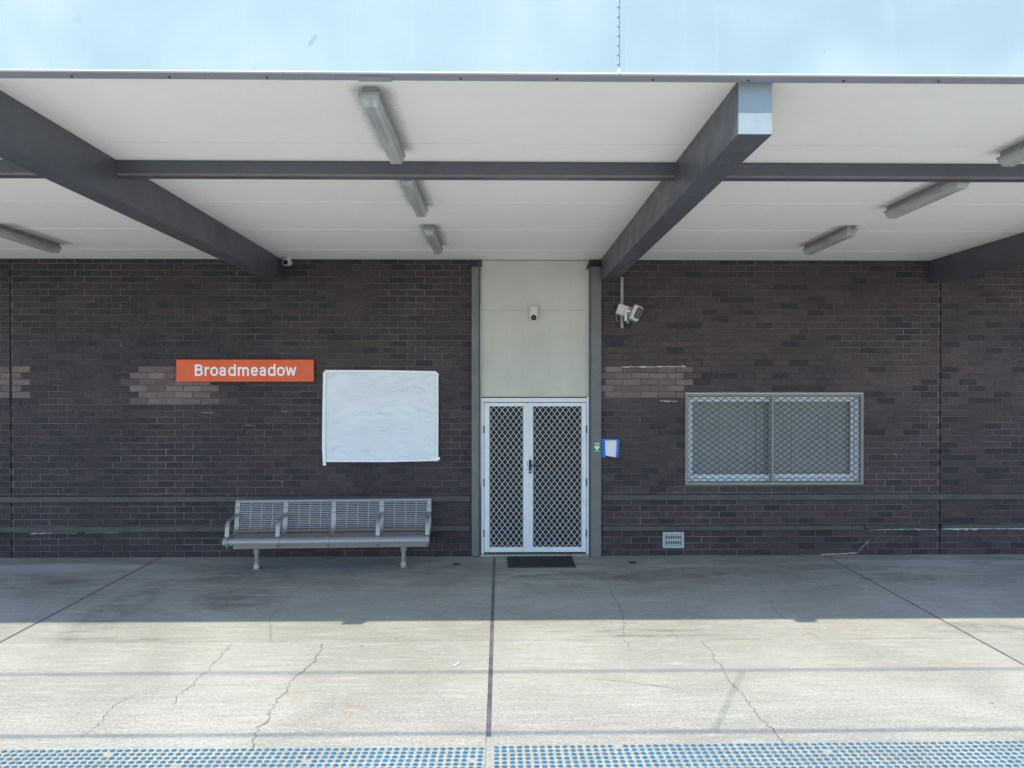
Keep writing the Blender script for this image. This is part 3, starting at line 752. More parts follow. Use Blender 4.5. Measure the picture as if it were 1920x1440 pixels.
# ------------------------------------------------------------------ batten lights
def make_light():
    e = empty('fluorescent_light', (0,0,0))
    tr = MB(); tr.extrude([(-0.052,0.0),(0.052,0.0),(0.060,-0.040),(-0.060,-0.040)], 'y', -0.60, 0.60)
    tr.build('tray', M['tray'], e, local=True)
    rim = MB(); rim.extrude([(-0.078,-0.0405),(0.078,-0.0405),(0.078,-0.052),(-0.078,-0.052)], 'y', -0.625, 0.625)
    rim.build('rim', M['tray'], e, local=True)
    df = MB()
    def ring(y, k, zk): return [(-0.070*k,y,-0.0525),(-0.066*k,y,-0.0525-0.038*zk),(-0.050*k,y,-0.0525-0.062*zk),(0.050*k,y,-0.0525-0.062*zk),(0.066*k,y,-0.0525-0.038*zk),(0.070*k,y,-0.0525)]
    rs = [ring(-0.618,0.96,0.55), ring(-0.585,1,1), ring(0.585,1,1), ring(0.618,0.96,0.55)]
    fs = [(i*6+k, i*6+k+1, i*6+6+k+1, i*6+6+k) for i in range(3) for k in range(5)] + [(0,1,2,3,4,5), (18,19,20,21,22,23)]
    df.add([p for r_ in rs for p in r_], fs); df.build('diffuser', M['diffuser'], e, local=True)
    for x in (-0.028, 0.028):
        MB().tube([(x,-0.575,-0.084),(x,0.575,-0.084)], 0.0145, 10).build('lamp_tube', M['tube'], e, local=True)
    for y in (-0.35, 0.35):
        MB().box(-0.081,0.081,y-0.012,y+0.012,-0.060,-0.0535).build('clip', M['conduit'], e, local=True)
    return e
light0 = make_light()
LT = [(-0.76, -5.31, 'grey batten light hanging just behind the fascia in the middle bay'),
      (-0.755, -3.60, 'middle bay batten light just behind the cross purlin'),
      (-0.760, -1.62, 'short looking batten light nearest the brick wall above the cream panel'),
      (3.76, -5.31, 'batten light nearest the fascia on the bay beyond the front beam end'),
      (3.78, -3.60, 'batten light behind the purlin beyond the front beam end'),
      (3.77, -1.64, 'batten light nearest the wall above the barred window'),
      (-5.37, -1.62, 'batten light nearest the wall beyond the left beam')]
for i, (x, y, lab) in enumerate(LT):
    o = light0 if i == 0 else copy_tree(light0)
    o.scale = (0.80, 0.96, 1); o.location = (x, y, zc(y)-0.0015); o.rotation_euler = (math.atan(-0.0167), 0, 0)
    tag(o, lab, 'light', 'batten lights on the awning ceiling')

# ------------------------------------------------------------------ station sign
U = 0.001054
def stroke(m, pts, w, y, closed=False, th=0.004):
    pts = [Vector((p[0], p[1])) for p in pts]; n = len(pts); A = []; B = []
    for i in range(n):
        p0 = pts[(i-1) % n] if (closed or i) else pts[0]; p1 = pts[(i+1) % n] if (closed or i < n-1) else pts[-1]
        d0 = (pts[i]-p0); d1 = (p1-pts[i])
        d0 = d0.normalized() if d0.length > 1e-9 else d1.normalized(); d1 = d1.normalized() if d1.length > 1e-9 else d0
        n0 = Vector((-d0.y, d0.x)); n1 = Vector((-d1.y, d1.x)); nn = (n0+n1).normalized()
        k = min(1.6, 1/max(0.3, nn.dot(n0)))
        A.append(pts[i]+nn*w/2*k); B.append(pts[i]-nn*w/2*k)
    vs = [(a.x, y, a.y) for a in A] + [(b.x, y, b.y) for b in B] + [(a.x, y+th, a.y) for a in A] + [(b.x, y+th, b.y) for b in B]
    fs = []
    for i in range(n if closed else n-1):
        j = (i+1) % n
        fs += [(i, j, n+j, n+i), (i, 2*n+i, 2*n+j, j), (n+i, n+j, 3*n+j, 3*n+i)]
    if not closed: fs += [(0, n, 3*n, 2*n), (n-1, 3*n-1, 4*n-1, 2*n-1)]
    m.add(vs, fs)
def arc(cx, cy, rx, ry, a0, a1, n=10):
    return [(cx+rx*math.cos(R(a0+(a1-a0)*i/n)), cy+ry*math.sin(R(a0+(a1-a0)*i/n))) for i in range(n+1)]
def rrect(x0, y0, x1, y1, rx, ry):
    return arc(x1-rx,y1-ry,rx,ry,0,90) + arc(x0+rx,y1-ry,rx,ry,90,180) + arc(x0+rx,y0+ry,rx,ry,180,270) + arc(x1-rx,y0+ry,rx,ry,270,360)
def glyph_a(x): return [([(x+9,86)] + arc(x+30,82,20,20,160,90,5) + arc(x+48,82,21,20,90,0) + [(x+69,0)], 0), ([(x+69,62)] + arc(x+35,38,21,25.5,90,270) + arc(x+48,40,21,27,270,350,6), 0)]
def glyph_d(x): return [(rrect(x+13,12,x+85,103,33,33), 1), ([(x+85,0),(x+85,150)], 0)]
def glyph_o(x, w=100): return [(rrect(x+13,12,x+w-13,103,34,35), 1)]
GL = []
GL += [([(341,0),(341,146)], 0), ([(341,133)] + arc(388,107,27,26,90,-90) + [(341,81)], 0), ([(341,80)] + arc(390,46.5,29,33.5,90,-90) + [(341,13)], 0)]
GL += [([(465,0),(465,114)], 0), ([(465,68)] + arc(499,70,32,32,175,95,6) + [(514,102)], 0)]
GL += glyph_o(525) + glyph_a(640) + glyph_d(752)
GL += [([(885,0),(885,114)], 0), ([(885,70)] + arc(914,74,29,29,170,0) + [(943,0)], 0), ([(943,70)] + arc(973,74,29,29,170,0) + [(1002,0)], 0)]
GL += [([(1066,58),(1104,58)], 0), ([(1116,47)] + arc(1084.5,70,31.5,33,0,180) + arc(1084.5,42,31.5,30,180,300) + [(1119,24)], 0)]
GL += glyph_a(1148) + glyph_d(1255) + glyph_o(1370)
GL += [([(1491,114),(1518,6)], 0), ([(1518,6),(1547,106)], 0), ([(1548,106),(1578,6)], 0), ([(1578,6),(1605,114)], 0)]
sign = empty('station_sign', (-3.43, -0.04, 2.37), label='orange red station name sign reading Broadmeadow in white', cat='sign')
MB().cbox(-4.348, -2.508, -0.060, -0.030, 2.374, 2.674, 0.006).build('sign_board', M['signred'], sign)
tr = MB(); tr.box(-4.338,-2.518,-0.029,-0.008,2.45,2.49); tr.box(-4.338,-2.518,-0.029,-0.008,2.56,2.60)
tr.build('mounting_rail', M['dark'], sign)
lt = MB()
for i, (pts, cl) in enumerate(GL):
    pts = [(-4.348 + (x-92)*U, 2.374 + (385-310+y)*U) for x, y in pts]
    stroke(lt, pts, 23.5*U, -0.0625 - 0.00025*(i % 4), cl, 0.0022)
lt.build('lettering', M['white'], sign)

# ------------------------------------------------------------------ board covered in white plastic
brd = empty('covered_notice_board', (-1.6, 0, 1.25), label='white plastic sheet taped over a notice board right of the orange sign', cat='notice board')
BXL, BXR, BZ0, BZ1 = -2.372, -0.842, 1.296, 2.524
RID = [[(1060,285),(1410,180)],[(1400,235),(1590,150)],[(740,250),(870,205),(1000,165)],[(650,335),(940,230)],[(1040,410),(1200,375),(1400,400),(1540,480)],
 [(1150,375),(1350,330),(1470,370),(1530,430)],[(1330,280),(1490,360)],[(850,490),(970,415)],[(580,710),(760,660),(940,600)],[(680,700),(880,680),(1080,700)],
 [(1240,560),(1420,630),(1620,715)],[(200,1255),(330,1140),(450,1150)],[(330,1200),(530,1300)],[(1140,1245),(1280,1275)],[(490,490),(640,485)],[(500,840),(620,838)],
 [(1160,840),(1380,825)],[(1540,980),(1620,1060)],[(200,210),(300,150)],[(860,340),(950,335)],[(620,410),(700,395)],[(800,790),(900,800)],[(1270,515),(1350,525)],
 [(1360,650),(1440,670)],[(870,915),(980,900)],[(1130,910),(1340,935)],[(300,830),(350,820)],[(180,1040),(190,1160)],[(640,1215),(760,1205)],[(1540,240),(1580,300)],[(1510,470),(1620,600)],[(430,150),(700,140)],[(1500,1100),(1600,1200)]]
SEG = []
for r_ in RID:
    q = [((a-140)/1530.0*1.53, (1335-b)/1230.0*1.228) for a, b in r_]
    amp = rnd.uniform(0.004, 0.0072) * rnd.choice((1, 1, -1)); wd = rnd.uniform(0.007, 0.012)
    for k, (a, b) in enumerate(zip(q, q[1:])):
        SEG.append((a, b, amp, wd, k == 0, k == len(q)-2))
def crease(u, v):
    h = 0.0
    for (a, b, amp, wd, f0, f1) in SEG:
        dx, dy = b[0]-a[0], b[1]-a[1]; l2 = dx*dx+dy*dy
        t = ((u-a[0])*dx + (v-a[1])*dy)/l2
        if t < -0.15 or t > 1.15: continue
        tc = min(1, max(0, t)); d = math.hypot(u-a[0]-dx*tc, v-a[1]-dy*tc)
        if d > wd*3: continue
        e_ = (min(1, max(0.0, t*4 + 0.15)) if f0 else 1)*(min(1, max(0.0, (1-t)*4 + 0.15)) if f1 else 1)
        h += amp*e_*math.exp(-(d/wd)**2)
    h += 0.008*mnoise.noise((u*3, v*3, 1)) + 0.0022*mnoise.noise((u*6, v*13, 2)) + 0.0007*mnoise.noise((u*16, v*34, 7))
    return h
nu, nv = 190, 150; vs = []; fs = []
for j in range(nv+1):
    for i in range(nu+1):
        u = i/nu; v = j/nv
        xl = BXL - 0.012*(1-v) + 0.003*mnoise.noise((v*4, 0, 0)); xr = BXR + 0.006*mnoise.noise((v*3, 5, 0)) - 0.004*(1-v)
        zb = BZ0 + 0.012*u + 0.004*mnoise.noise((u*4, 3, 0)); zt = BZ1 - 0.014*max(0, u-0.55) + 0.004*mnoise.noise((u*3, 8, 0))
        if u > 0.975: zt -= (u-0.975)*1.1
        x = xl+(xr-xl)*u; z = zb+(zt-zb)*v
        ed = min(u*1.53, (1-u)*1.53, v*1.23, (1-v)*1.23)
        k = min(1, ed/0.05)
        y = -0.043 - crease(u*1.53, v*1.228)*k + (0.004*(1-min(1, ed/0.012)))
        if ed < 1e-6: y = -0.006
        vs.append((x, y, z))
for j in range(nv):
    for i in range(nu):
        a = j*(nu+1)+i; fs.append((a, a+1, a+nu+2, a+nu+1))
pm = MB(); pm.add(vs, fs, True); pm.build('plastic_sheet', M['plastic'], brd)
MB().box(BXL+0.03, BXR-0.03, -0.028, -0.008, BZ0+0.03, BZ1-0.03).build('board', M['winframe'], brd)
def tape(pts, w, y, name='tape'):
    m = MB(); stroke(m, pts, w, y, False, 0.0015); m.build(name, M['tape'], brd)
tape([(BXL+0.008, BZ1-0.02),(BXL-0.002, 2.0),(BXL-0.008, BZ0+0.2),(BXL+0.004, 1.245)], 0.042, -0.056)
tape([(BXL+0.01, BZ1-0.006),(-1.6, BZ1-0.008),(BXR-0.035, BZ1-0.022)], 0.030, -0.0585)
tape([(BXR-0.05, BZ1-0.012),(BXR+0.008, BZ1-0.062)], 0.03, -0.0605)
tape([(BXR-0.004, BZ1-0.06),(BXR-0.004, 1.9),(BXR-0.008, 1.31)], 0.022, -0.0565)
tape([(BXL+0.03, BZ0+0.010),(-1.5, BZ0+0.008),(BXR-0.03, BZ0+0.022)], 0.026, -0.059)
tape([(BXR-0.09, BZ0+0.042),(BXR+0.026, BZ0+0.043)], 0.042, -0.062); tape([(BXR-0.05, BZ0+0.018),(BXR-0.004, BZ0+0.018)], 0.024, -0.0605)

# ------------------------------------------------------------------ bench
bench = empty('platform_bench', (-2.166, -0.612, 0), R(2.5), label='silver slatted metal bench with four seats under the name sign', cat='bench')
# side profile, (depth v, height z): front roll, seat, upsweep, backrest
PROF = [(-0.268,0.362),(-0.272,0.395),(-0.258,0.425),(-0.225,0.440),(-0.10,0.434),(0.04,0.428),(0.13,0.430),(0.185,0.452),(0.212,0.50),(0.228,0.57),(0.248,0.68),(0.276,0.79),(0.292,0.832)]
def catmull(P, n=6):
    out = []
    for i in range(len(P)-1):
        p0, p1, p2, p3 = P[max(i-1,0)], P[i], P[i+1], P[min(i+2, len(P)-1)]
        for k in range(n):
            t = k/n
            out.append(tuple(0.5*((2*p1[c]) + (-p0[c]+p2[c])*t + (2*p0[c]-5*p1[c]+4*p2[c]-p3[c])*t*t + (-p0[c]+3*p1[c]-3*p2[c]+p3[c])*t**3) for c in (0, 1)))
    out.append(P[-1]); return out
PR = catmull(PROF)
LEN = [0]
for a, b in zip(PR, PR[1:]): LEN.append(LEN[-1]+math.dist(a, b))
def at_len(s):
    for i in range(len(LEN)-1):
        if LEN[i+1] >= s or i == len(LEN)-2:
            t = (s-LEN[i])/(LEN[i+1]-LEN[i]); p = PR[i]; q = PR[i+1]
            d = Vector((q[0]-p[0], q[1]-p[1])).normalized()
            return (p[0]+(q[0]-p[0])*t, p[1]+(q[1]-p[1])*t), d
def band(m, pts, u0, u1, th, side=1):
    """flat bar following a side profile between u0 and u1, th thick"""
    n = len(pts); vs = []
    for i, p in enumerate(pts):
        q = pts[min(i+1, n-1)]; o = pts[max(i-1, 0)]
        d = Vector((q[0]-o[0], q[1]-o[1])).normalized(); nn = Vector((-d.y, d.x))*th*side
        vs += [(u0,p[0],p[1]),(u1,p[0],p[1]),(u1,p[0]-nn.x,p[1]-nn.y),(u0,p[0]-nn.x,p[1]-nn.y)]
    fs = []
    for i in range(n-1):
        for k in range(4): fs.append((4*i+k, 4*i+(k+1)%4, 4*i+4+(k+1)%4, 4*i+4+k))
    fs += [(0,1,2,3), (4*n-4, 4*n-1, 4*n-2, 4*n-3)]
    m.add(vs, fs)
UR = [-1.238, -0.619, 0.0, 0.619, 1.238]
rib0 = None
for i, u in enumerate(UR):
    if rib0 is None:
        m = MB(); lift = []
        for k, p in enumerate(PR):
            q = PR[min(k+1, len(PR)-1)]; o = PR[max(k-1, 0)]
            d = Vector((q[0]-o[0], q[1]-o[1])).normalized(); lift.append((p[0]-d.y*0.006, p[1]+d.x*0.006))
        band(m, lift, -0.029, 0.029, 0.018)
        m.cbox(-0.012, 0.012, -0.02, 0.03, 0.30, 0.412, 0.003)
        rib0 = m.build('rib', M['galv'], bench, local=True); r_ = rib0
        s = MB(); s.tube([(0,-0.19,0.35),(0,-0.19,0.325),(0,-0.19,0.295)], [0.020,0.016,0.004], 8)
        st = s.build('stud', M['galv'], r_, local=True)
        c = MB(); c.cbox(-0.031, 0.031, 0.243, 0.262, 0.735, 0.748, 0.002); c.cbox(-0.031, 0.031, 0.225, 0.243, 0.665, 0.676, 0.002)
        c.build('clamp', M['galv'], r_, local=True)
    else: r_ = copy_tree(rib0, bench)
    r_.location = (u, 0, 0)
arm0 = None
AR = catmull([(0.232,0.648),(0.12,0.642),(0.0,0.637),(-0.09,0.628),(-0.135,0.606),(-0.158,0.57),(-0.172,0.52),(-0.186,0.447)], 5)
for u in (-1.238, -0.619, 0.619, 1.238):
    if arm0 is None:
        m = MB(); band(m, AR, -0.025, 0.025, 0.012); arm0 = m.build('armrest', M['galv'], bench, local=True); o = arm0
    else: o = copy_part(arm0, bench)
    o.location = (u, 0, 0)
def bar_mesh(w, th, l):
    m = MB(); m.box(-l/2, l/2, -w/2, w/2, -th, 0); return m
total = LEN[-1]; s_seat0 = 0.10; s_seat1 = 0.455; s_back0 = 0.515; s_back1 = total
sl_mesh = None; bmesh_ = None
for i in range(4):
    uc = (UR[i]+UR[i+1])/2; hw = 0.619/2-0.031
    # front roll and edge strips
    m = MB(); band(m, [at_len(s_seat0*k/10)[0] for k in range(11)], uc-hw, uc+hw, 0.004)
    seat = m.build('seat_panel', M['galv'], bench, local=True)
    m = MB(); band(m, [at_len(total-0.036*k/4)[0] for k in range(5)], uc-hw, uc+hw, 0.005, -1)
    band(m, [at_len(s_back0-0.022+0.026*k/4)[0] for k in range(5)], uc-hw, uc+hw, 0.005)
    back = m.build('backrest_panel', M['galv'], bench, local=True)
    def slat(par, s, wd):
        global sl_mesh
        p, d = at_len(s)
        if wd not in cache_s:
            cache_s[wd] = bar_mesh(wd, 0.006, 2*hw).build('slat', M['galv'], par, local=True); o = cache_s[wd]
        else: o = copy_part(cache_s[wd], par)
        o.location = (uc, p[0], p[1]); o.rotation_euler = (math.atan2(d.y, d.x), 0, 0)
    if i == 0: cache_s = {}
    n = 15
    for k in range(n): slat(back, s_back0 + 0.018 + (s_back1-0.036-s_back0-0.036)*k/(n-1), 0.0092)
    n = 13
    for k in range(n): slat(seat, s_seat0 + 0.014 + (s_seat1-s_seat0-0.02)*k/(n-1), 0.0195)
    for k in (1, 2, 3):
        u = uc - hw + 2*hw*k/4
        m = MB(); band(m, [(p[0]+0.0, p[1]) for p in [at_len(s_back0 + (s_back1-0.03-s_back0)*j/12)[0] for j in range(13)]], u-0.003, u+0.003, 0.012)
        m.build('divider', M['galv'], back, local=True)
        m = MB(); band(m, [(p[0], p[1]+0.0015) for p in [at_len(s_seat0 + (s_seat1-s_seat0)*j/12)[0] for j in range(13)]], u-0.003, u+0.003, 0.014)
        m.build('divider', M['conduit'], seat, local=True)
MB().cbox(-1.21, 1.225, -0.035, 0.03, 0.262, 0.318, 0.005).build('cross_bar', M['galv'], bench, local=True)
def leg():
    m = MB()
    m.tube([(0,0,0.012),(0,0,0.235)], [0.030,0.030], 14); m.tube([(0,0,0.20),(0,0,0.2615)], [0.041,0.041], 14)
    m.tube([(0,0,0.010),(0,0,0.055),(0,0,0.075)], [0.046,0.043,0.031], 14)
    return m
l0 = leg().build('leg', M['galv'], bench, local=True)
MB().cbox(-0.065, 0.065, -0.05, 0.05, 0.0005, 0.012, 0.003).build('foot_plate', M['galv'], l0, local=True)
for x, y in ((-0.045,-0.03),(0.045,-0.03),(-0.045,0.03),(0.045,0.03)):
    MB().disc((x,y,0.0115),(0,0,1),0.008,0.01,6).build('anchor_bolt', M['bolt'], l0, local=True)
l0.location = (-0.925, 0, 0)
l1 = copy_tree(l0, bench); l1.location = (0.925, 0, 0)

# ------------------------------------------------------------------ small fittings on the wall
v = empty('wall_vent', (2.36, 0, 0.11), label='pale metal slotted vent low in the brick wall', cat='vent')
m = MB(); x0, x1, z0, z1 = 2.213, 2.503, 0.108, 0.326
m.cbox(x0, x0+0.028, -0.026, -0.004, z0, z1, 0.004); m.cbox(x1-0.028, x1, -0.026, -0.004, z0, z1, 0.004)
m.cbox(x0+0.028, x1-0.028, -0.0255, -0.004, z0, z0+0.028, 0.004); m.cbox(x0+0.028, x1-0.028, -0.0255, -0.004, z1-0.028, z1, 0.004)
m.build('vent_frame', M['vent'], v)
MB().box(x0+0.028, x1-0.028, -0.0085, -0.0075, z0+0.028, z1-0.028).build('vent_backing', M['dark'], v)
m = MB(); a0, a1 = x0+0.034, x1-0.034; b0, b1 = z0+0.034, z1-0.034; zm = (b0+b1)/2
m.box(a0, a1, -0.021, -0.009, b0, b0+0.015); m.box(a0, a1, -0.021, -0.009, b1-0.015, b1); m.box(a0, a1, -0.021, -0.009, zm-0.010, zm+0.010)
n = 9; w_ = (a1-a0-0.012)/n
for k in range(n+1):
    x = a0 + 0.006 + w_*k
    for (q0, q1) in ((b0+0.0151, zm-0.0101), (zm+0.0101, b1-0.0151)): m.box(x-0.0038, x+0.0038, -0.0205, -0.009, q0, q1)
m.build('slotted_plate', M['vent'], v)

aed = empty('aed_sign', (1.307, -0.077, 1.49), label='small green AED sign with a white heart on the steel post', cat='sign')
MB().box(1.250, 1.364, -0.0785, -0.0752, 1.428, 1.552).build('sign_plate', M['green'], aed)
m = MB()
def AT(x, z): return (1.307 + x, 1.49 + z)
def poly(m, pts, y, th=0.0012):
    m.extrude([AT(*p) for p in pts], 'y', y, y+th) if False else m.add([(AT(*p)[0], y, AT(*p)[1]) for p in pts] + [(AT(*p)[0], y+th, AT(*p)[1]) for p in pts],
        [tuple(range(len(pts)))] + [(i, (i+1) % len(pts), (i+1) % len(pts)+len(pts), i+len(pts)) for i in range(len(pts))])
hp = []
for k in range(28):
    t = 2*math.pi*k/28
    hp.append((0.0022*16*math.sin(t)**3*0.95, -0.004 + 0.0021*(13*math.cos(t)-5*math.cos(2*t)-2*math.cos(3*t)-math.cos(4*t))))
poly(m, hp, -0.0803)
m.build('heart', M['white'], aed)
m = MB(); poly(m, [(-0.013,0.016),(-0.002,0.014),(0.001,0.003),(0.006,0.004),(0.015,-0.018),(-0.001,-0.004),(-0.004,0.002),(-0.010,0.004)], -0.0818)
m.build('flash', M['green'], aed)
m = MB(); cw = 0.0055
def s2(pts, dx, w=cw): stroke(m, [AT(p[0]+dx, p[1]) for p in pts], w, -0.0802, False, 0.001)
s2([(-0.009,0.036),(0,0.057),(0.009,0.036)], -0.024); s2([(-0.006,0.043),(0.006,0.043)], -0.024, 0.004)
s2([(0.007,0.0565),(-0.006,0.0565),(-0.006,0.0375),(0.007,0.0375)], 0.0); s2([(-0.006,0.047),(0.006,0.047)], 0.0, 0.004)
s2([(-0.006,0.0375),(-0.006,0.0565),(0.003,0.0565),(0.009,0.051),(0.009,0.043),(0.003,0.0375),(-0.006,0.0375)], 0.023)
m.box(1.307-0.026, 1.307+0.026, -0.0802, -0.079, 1.49-0.053, 1.49-0.047)
m.build('lettering', M['white'], aed)

nt = empty('paper_notice', (1.5, -0.01, 1.47), label='white paper notice fixed to the bricks with blue tape', cat='notice')
m = MB(); nx, nz = 12, 16; vs = []
c = [(1.425,1.372),(1.575,1.345),(1.585,1.585),(1.425,1.585)]
for j in range(nz+1):
    for i in range(nx+1):
        u, w_ = i/nx, j/nz
        x = (c[0][0]*(1-u)+c[1][0]*u)*(1-w_) + (c[3][0]*(1-u)+c[2][0]*u)*w_; z = (c[0][1]*(1-u)+c[1][1]*u)*(1-w_) + (c[3][1]*(1-u)+c[2][1]*u)*w_
        vs.append((x, -0.017 - 0.007*mnoise.noise((x*12, z*14, 2)) - 0.012*max(0, 0.5-w_)*4*u*(1-u) - (0.004 if abs(w_-0.52) < 0.04 else 0), z))
m.add(vs, [(j*(nx+1)+i, j*(nx+1)+i+1, (j+1)*(nx+1)+i+1, (j+1)*(nx+1)+i) for j in range(nz) for i in range(nx)], True)
m.build('sheet', M['paper'], nt)
for pts, w_, y in (([(1.398,1.602),(1.402,1.48),(1.408,1.345)], 0.045, -0.026), ([(1.598,1.592),(1.600,1.48),(1.586,1.352)], 0.034, -0.027), ([(1.43,1.588),(1.58,1.589)], 0.020, -0.0285)):
    m = MB(); stroke(m, pts, w_, y, False, 0.0015); m.build('tape_strip', M['bluetape'], nt)

# cameras
c1 = empty('motion_sensor', (0.452, 0, 3.19), label='white rounded sensor with dark round eye on the cream panel', cat='sensor')
m = MB(); pr = [(-0.054,0.203),(-0.05,0.207),(0.05,0.207),(0.054,0.203)] + [(0.054*math.cos(t), 0.056+0.054*math.sin(t)) for t in [-math.pi*k/12 for k in range(13)]]
m.extrude([(0.452+p[0], 3.188+p[1]) for p in pr], 'y', -0.055, -0.001); hs = m.build('housing', M['camwhite'], c1)
m = MB(); m.extrude([(0.452+p[0]*0.84, 3.200+p[1]*0.86) for p in pr], 'y', -0.068, -0.0555); m.build('cover', M['camwhite'], c1)
m = MB(); m.tube([(0.452,-0.068,3.240),(0.452,-0.082,3.240),(0.452,-0.090,3.240)], [0.038,0.034,0.012], 18); m.build('eye', M['lens'], c1)
c2 = empty('bullet_camera', (-2.845, -0.06, 3.97), label='small round lensed camera hung from the ceiling beside the left beam', cat='camera')
m = MB(); m.tube([(-2.835,-0.12,4.03),(-2.835,-0.12,3.985)], [0.046,0.044], 14); m.build('mount', M['camwhite'], c2)
m = MB(); m.tube([(-2.830,-0.06,3.968),(-2.848,-0.19,3.958)], [0.042,0.046], 16, True); m.build('housing', M['camwhite'], c2)
m = MB(); m.tube([(-2.848,-0.1905,3.958),(-2.8483,-0.194,3.9577)], [0.034,0.034], 16, True); m.build('lens', M['lens'], c2)
cd = MB(); cd.cbox(1.630, 1.672, -0.030, -0.008, 3.10, 3.80, 0.004)
for (x, z) in ((1.651,3.12),): cd.cbox(x-0.022, x+0.022, -0.036, -0.0305, z-0.012, z+0.028, 0.003)
tag(cd.build('cable_conduit', M['conduit']), 'vertical grey conduit dropping from the beam to the flood sensor', 'conduit')
c3 = empty('flood_sensor', (1.70, -0.1, 3.30), label='twin headed cream flood light tilted on a bracket beside the right post', cat='flood light')
def head(cx, cz, w_, h, d0, d1, ang, name, mat, par):
    m = MB(); m.cbox(-w_/2, w_/2, d0, d1, -h/2, h/2, 0.012)
    ca, sa = math.cos(R(ang)), math.sin(R(ang))
    m.v = [(cx + p[0]*ca + p[2]*sa, p[1], cz - p[0]*sa + p[2]*ca) for p in m.v]
    return m.build(name, M[mat], par)
head(1.655, 3.335, 0.17, 0.145, -0.15, -0.045, 18, 'sensor_head', 'camwhite', c3)
head(1.742, 3.315, 0.075, 0.135, -0.16, -0.06, 18, 'neck_plate', 'conduit', c3)
h2 = head(1.812, 3.292, 0.125, 0.205, -0.23, -0.06, 24, 'lamp_head', 'camwhite', c3)
head(1.834, 3.288, 0.066, 0.150, -0.2335, -0.228, 24, 'lamp_glass', 'lens', h2)
m = MB(); m.cbox(1.660, 1.692, -0.20, -0.155, 3.19, 3.30, 0.004); m.cbox(1.662, 1.74, -0.19, -0.16, 3.305, 3.335, 0.004); m.build('bracket', M['alu'], c3)
m = MB(); m.cbox(1.70, 1.742, -0.10, -0.04, 3.165, 3.205, 0.004); m.cbox(1.715, 1.735, -0.08, -0.05, 3.205, 3.27, 0.003); m.build('knuckle', M['conduit'], c3)
m = MB(); m.tube([(1.585+0.0,-0.09,3.30),(1.562,-0.09,3.25),(1.575,-0.085,3.20),(1.605,-0.07,3.185),(1.64,-0.03,3.19)], 0.004, 6); m.build('cable', M['conduit'], c3)

# floor pieces
mt = empty('door_mat', (0.53, -0.35, 0), label='dark rubber door mat in front of the security door', cat='door mat')
MB().cbox(0.095, 0.968, -0.645, -0.065, 0.002, 0.009, 0.003).build('mat_base', M['mat'], mt)
m = MB()
for k in range(48):
    x = 0.130 + 0.0171*k; m.box(x, x+0.008, -0.605, -0.105, 0.0092, 0.014)
m.build('mat_ribs', M['mat'], mt)
m = MB(); m.box(0.098,0.122,-0.642,-0.068,0.0092,0.0145); m.box(0.941,0.965,-0.642,-0.068,0.0092,0.0145); m.box(0.1225,0.9405,-0.642,-0.612,0.0092,0.0145); m.box(0.1225,0.9405,-0.098,-0.068,0.0092,0.0145)
m.build('mat_border', M['mat'], mt)
for x, y, lab in ((-0.57, -0.441, 'small round floor drain cover between the bench and the door'), (1.736, -0.391, 'small round floor drain cover right of the door mat')):
    e = empty('drain_cover', (x, y, 0), label=lab, cat='drain cover', group='round drain covers in the concrete')
    MB().disc((x, y, 0.001), (0,0,1), 0.052, 0.004, 20).build('ring', M['drain'], e)
    MB().disc((x, y, 0.0052), (0,0,1), 0.038, 0.003, 18).build('lid', M['dark'], e)

fe = empty('feather', (-0.37, -3.93, 0), label='tiny white feather lying on the sunlit concrete left of the centre joint', cat='feather')
m = MB(); fp = [(-0.40,-3.97),(-0.385,-3.955),(-0.365,-3.935),(-0.35,-3.905),(-0.345,-3.875)]
wv = [0.002,0.006,0.007,0.005,0.001]
m.add([(x-w_, y+w_*0.4, 0.006+0.004*i) for i, ((x, y), w_) in enumerate(zip(fp, wv))] + [(x+w_, y-w_*0.4, 0.004+0.003*i) for i, ((x, y), w_) in enumerate(zip(fp, wv))],
      [(i, i+1, 6+i, 5+i) for i in range(4)])
m.build('vane', M['white'], fe)
m = MB(); m.tube([(-0.41,-3.985,0.004),(-0.365,-3.935,0.012),(-0.34,-3.86,0.022)], 0.0016, 5); m.build('quill', M['conduit'], fe)

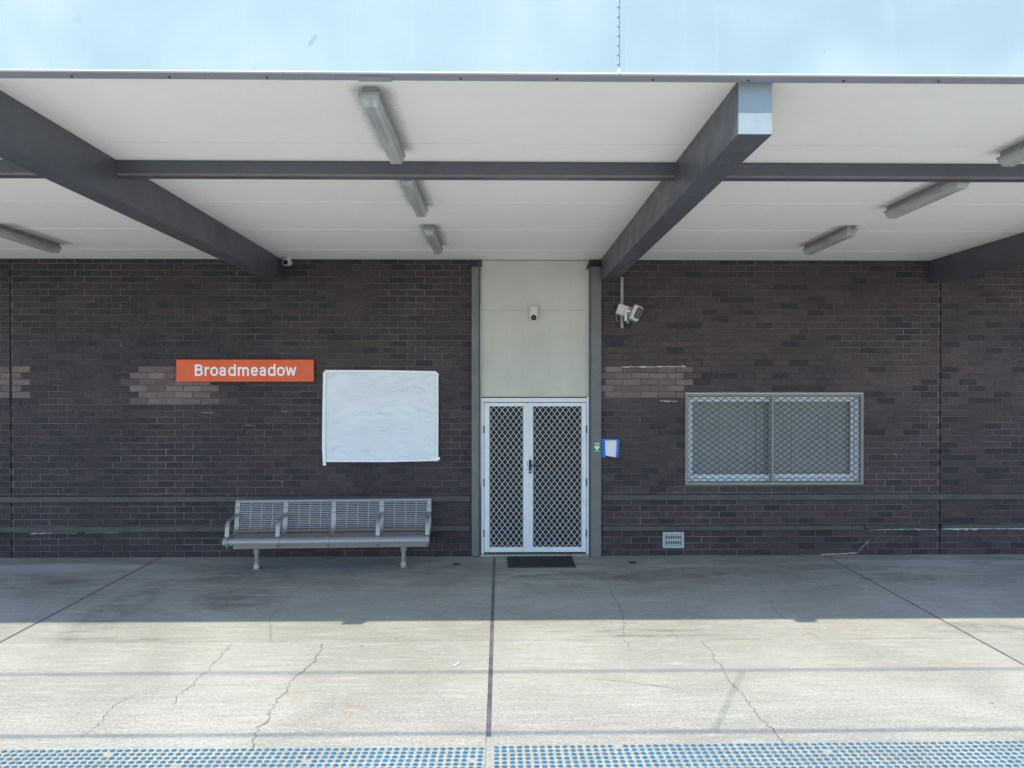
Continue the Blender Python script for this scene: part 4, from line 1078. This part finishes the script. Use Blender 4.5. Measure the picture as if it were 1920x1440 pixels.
# tactile studs
def stud_mesh():
    m = MB(); m.tube([(0,0,0.0005),(0,0,0.0035),(0,0,0.0055)], [0.0172,0.0165,0.0125], 12, True, False); return m
def strip(x_start, sgn, slope, y0, skew, label, seed):
    rr = random.Random(seed)
    e = empty('tactile_strip', (x_start, y0, 0), label=label, cat='tactile strip', group='blue tactile studs along the platform edge')
    st = stud_mesh().build('tactile_stud', M['stud'], e, local=True)
    ST = []
    for r in range(12):
        for k in range(150):
            if rr.random() < 0.006: continue
            x = sgn*(0.0500*k) + skew*r*0.002 + rr.gauss(0, 0.0011); y = slope*sgn*k*0.05 - 0.05*r + rr.gauss(0, 0.0011)
            ST.append((r, k, x, y))
    ST.sort(key=lambda s: (s[0] > 5, s[1] > 49, s[1], s[0]))
    base_v = [v.co.copy() for v in st.data.vertices]; base_f = [tuple(p.vertices) for p in st.data.polygons]
    vs = []; fs = []
    for i, (r, k, x, y) in enumerate(ST):
        if i < 298:
            o = st if i == 0 else copy_part(st, e)
            o.location = (x, y, 0.0); o.rotation_euler = (0, 0, rr.random())
        else:
            n = len(vs); vs += [(p.x+x, p.y+y, p.z) for p in base_v]; fs += [tuple(q+n for q in f) for f in base_f]
    m = MB(); m.add(vs, fs); m.build('tactile_studs', M['stud'], e, local=True, kind='stuff', fixn=False)
strip(-0.124, -1, -0.003, -5.387, -1, 'strip of blue tactile studs left of the wide centre joint', 3)
strip(-0.026, 1, 0.005, -5.372, 0.3, 'strip of blue tactile studs right of the wide centre joint', 5)

# ------------------------------------------------------------------ overhead wires over the track: their shadows fall on the platform
ow = empty('overhead_wire', (0, -9, 4.65), label='overhead railway wires whose thin shadows cross the sunlit concrete', cat='overhead wire')
m = MB(); m.tube([(-60,-9.02,4.66),(0,-9.0,4.65),(60,-8.96,4.66)], 0.013, 8, smooth=True); m.build('contact_wire', M['wire'], ow)
m = MB(); m.tube([(-60,-9.02,6.05),(-30,-9.01,5.99),(0,-9.0,5.97),(30,-9.0,5.985),(60,-8.99,6.05)], 0.013, 8); m.build('messenger_wire', M['wire'], ow)
for x in (-9.5, -0.456, 9.0):
    m = MB(); m.tube([(x,-9.0,4.65),(x,-9.0,5.97)], 0.008, 6); m.build('dropper', M['wire'], ow)
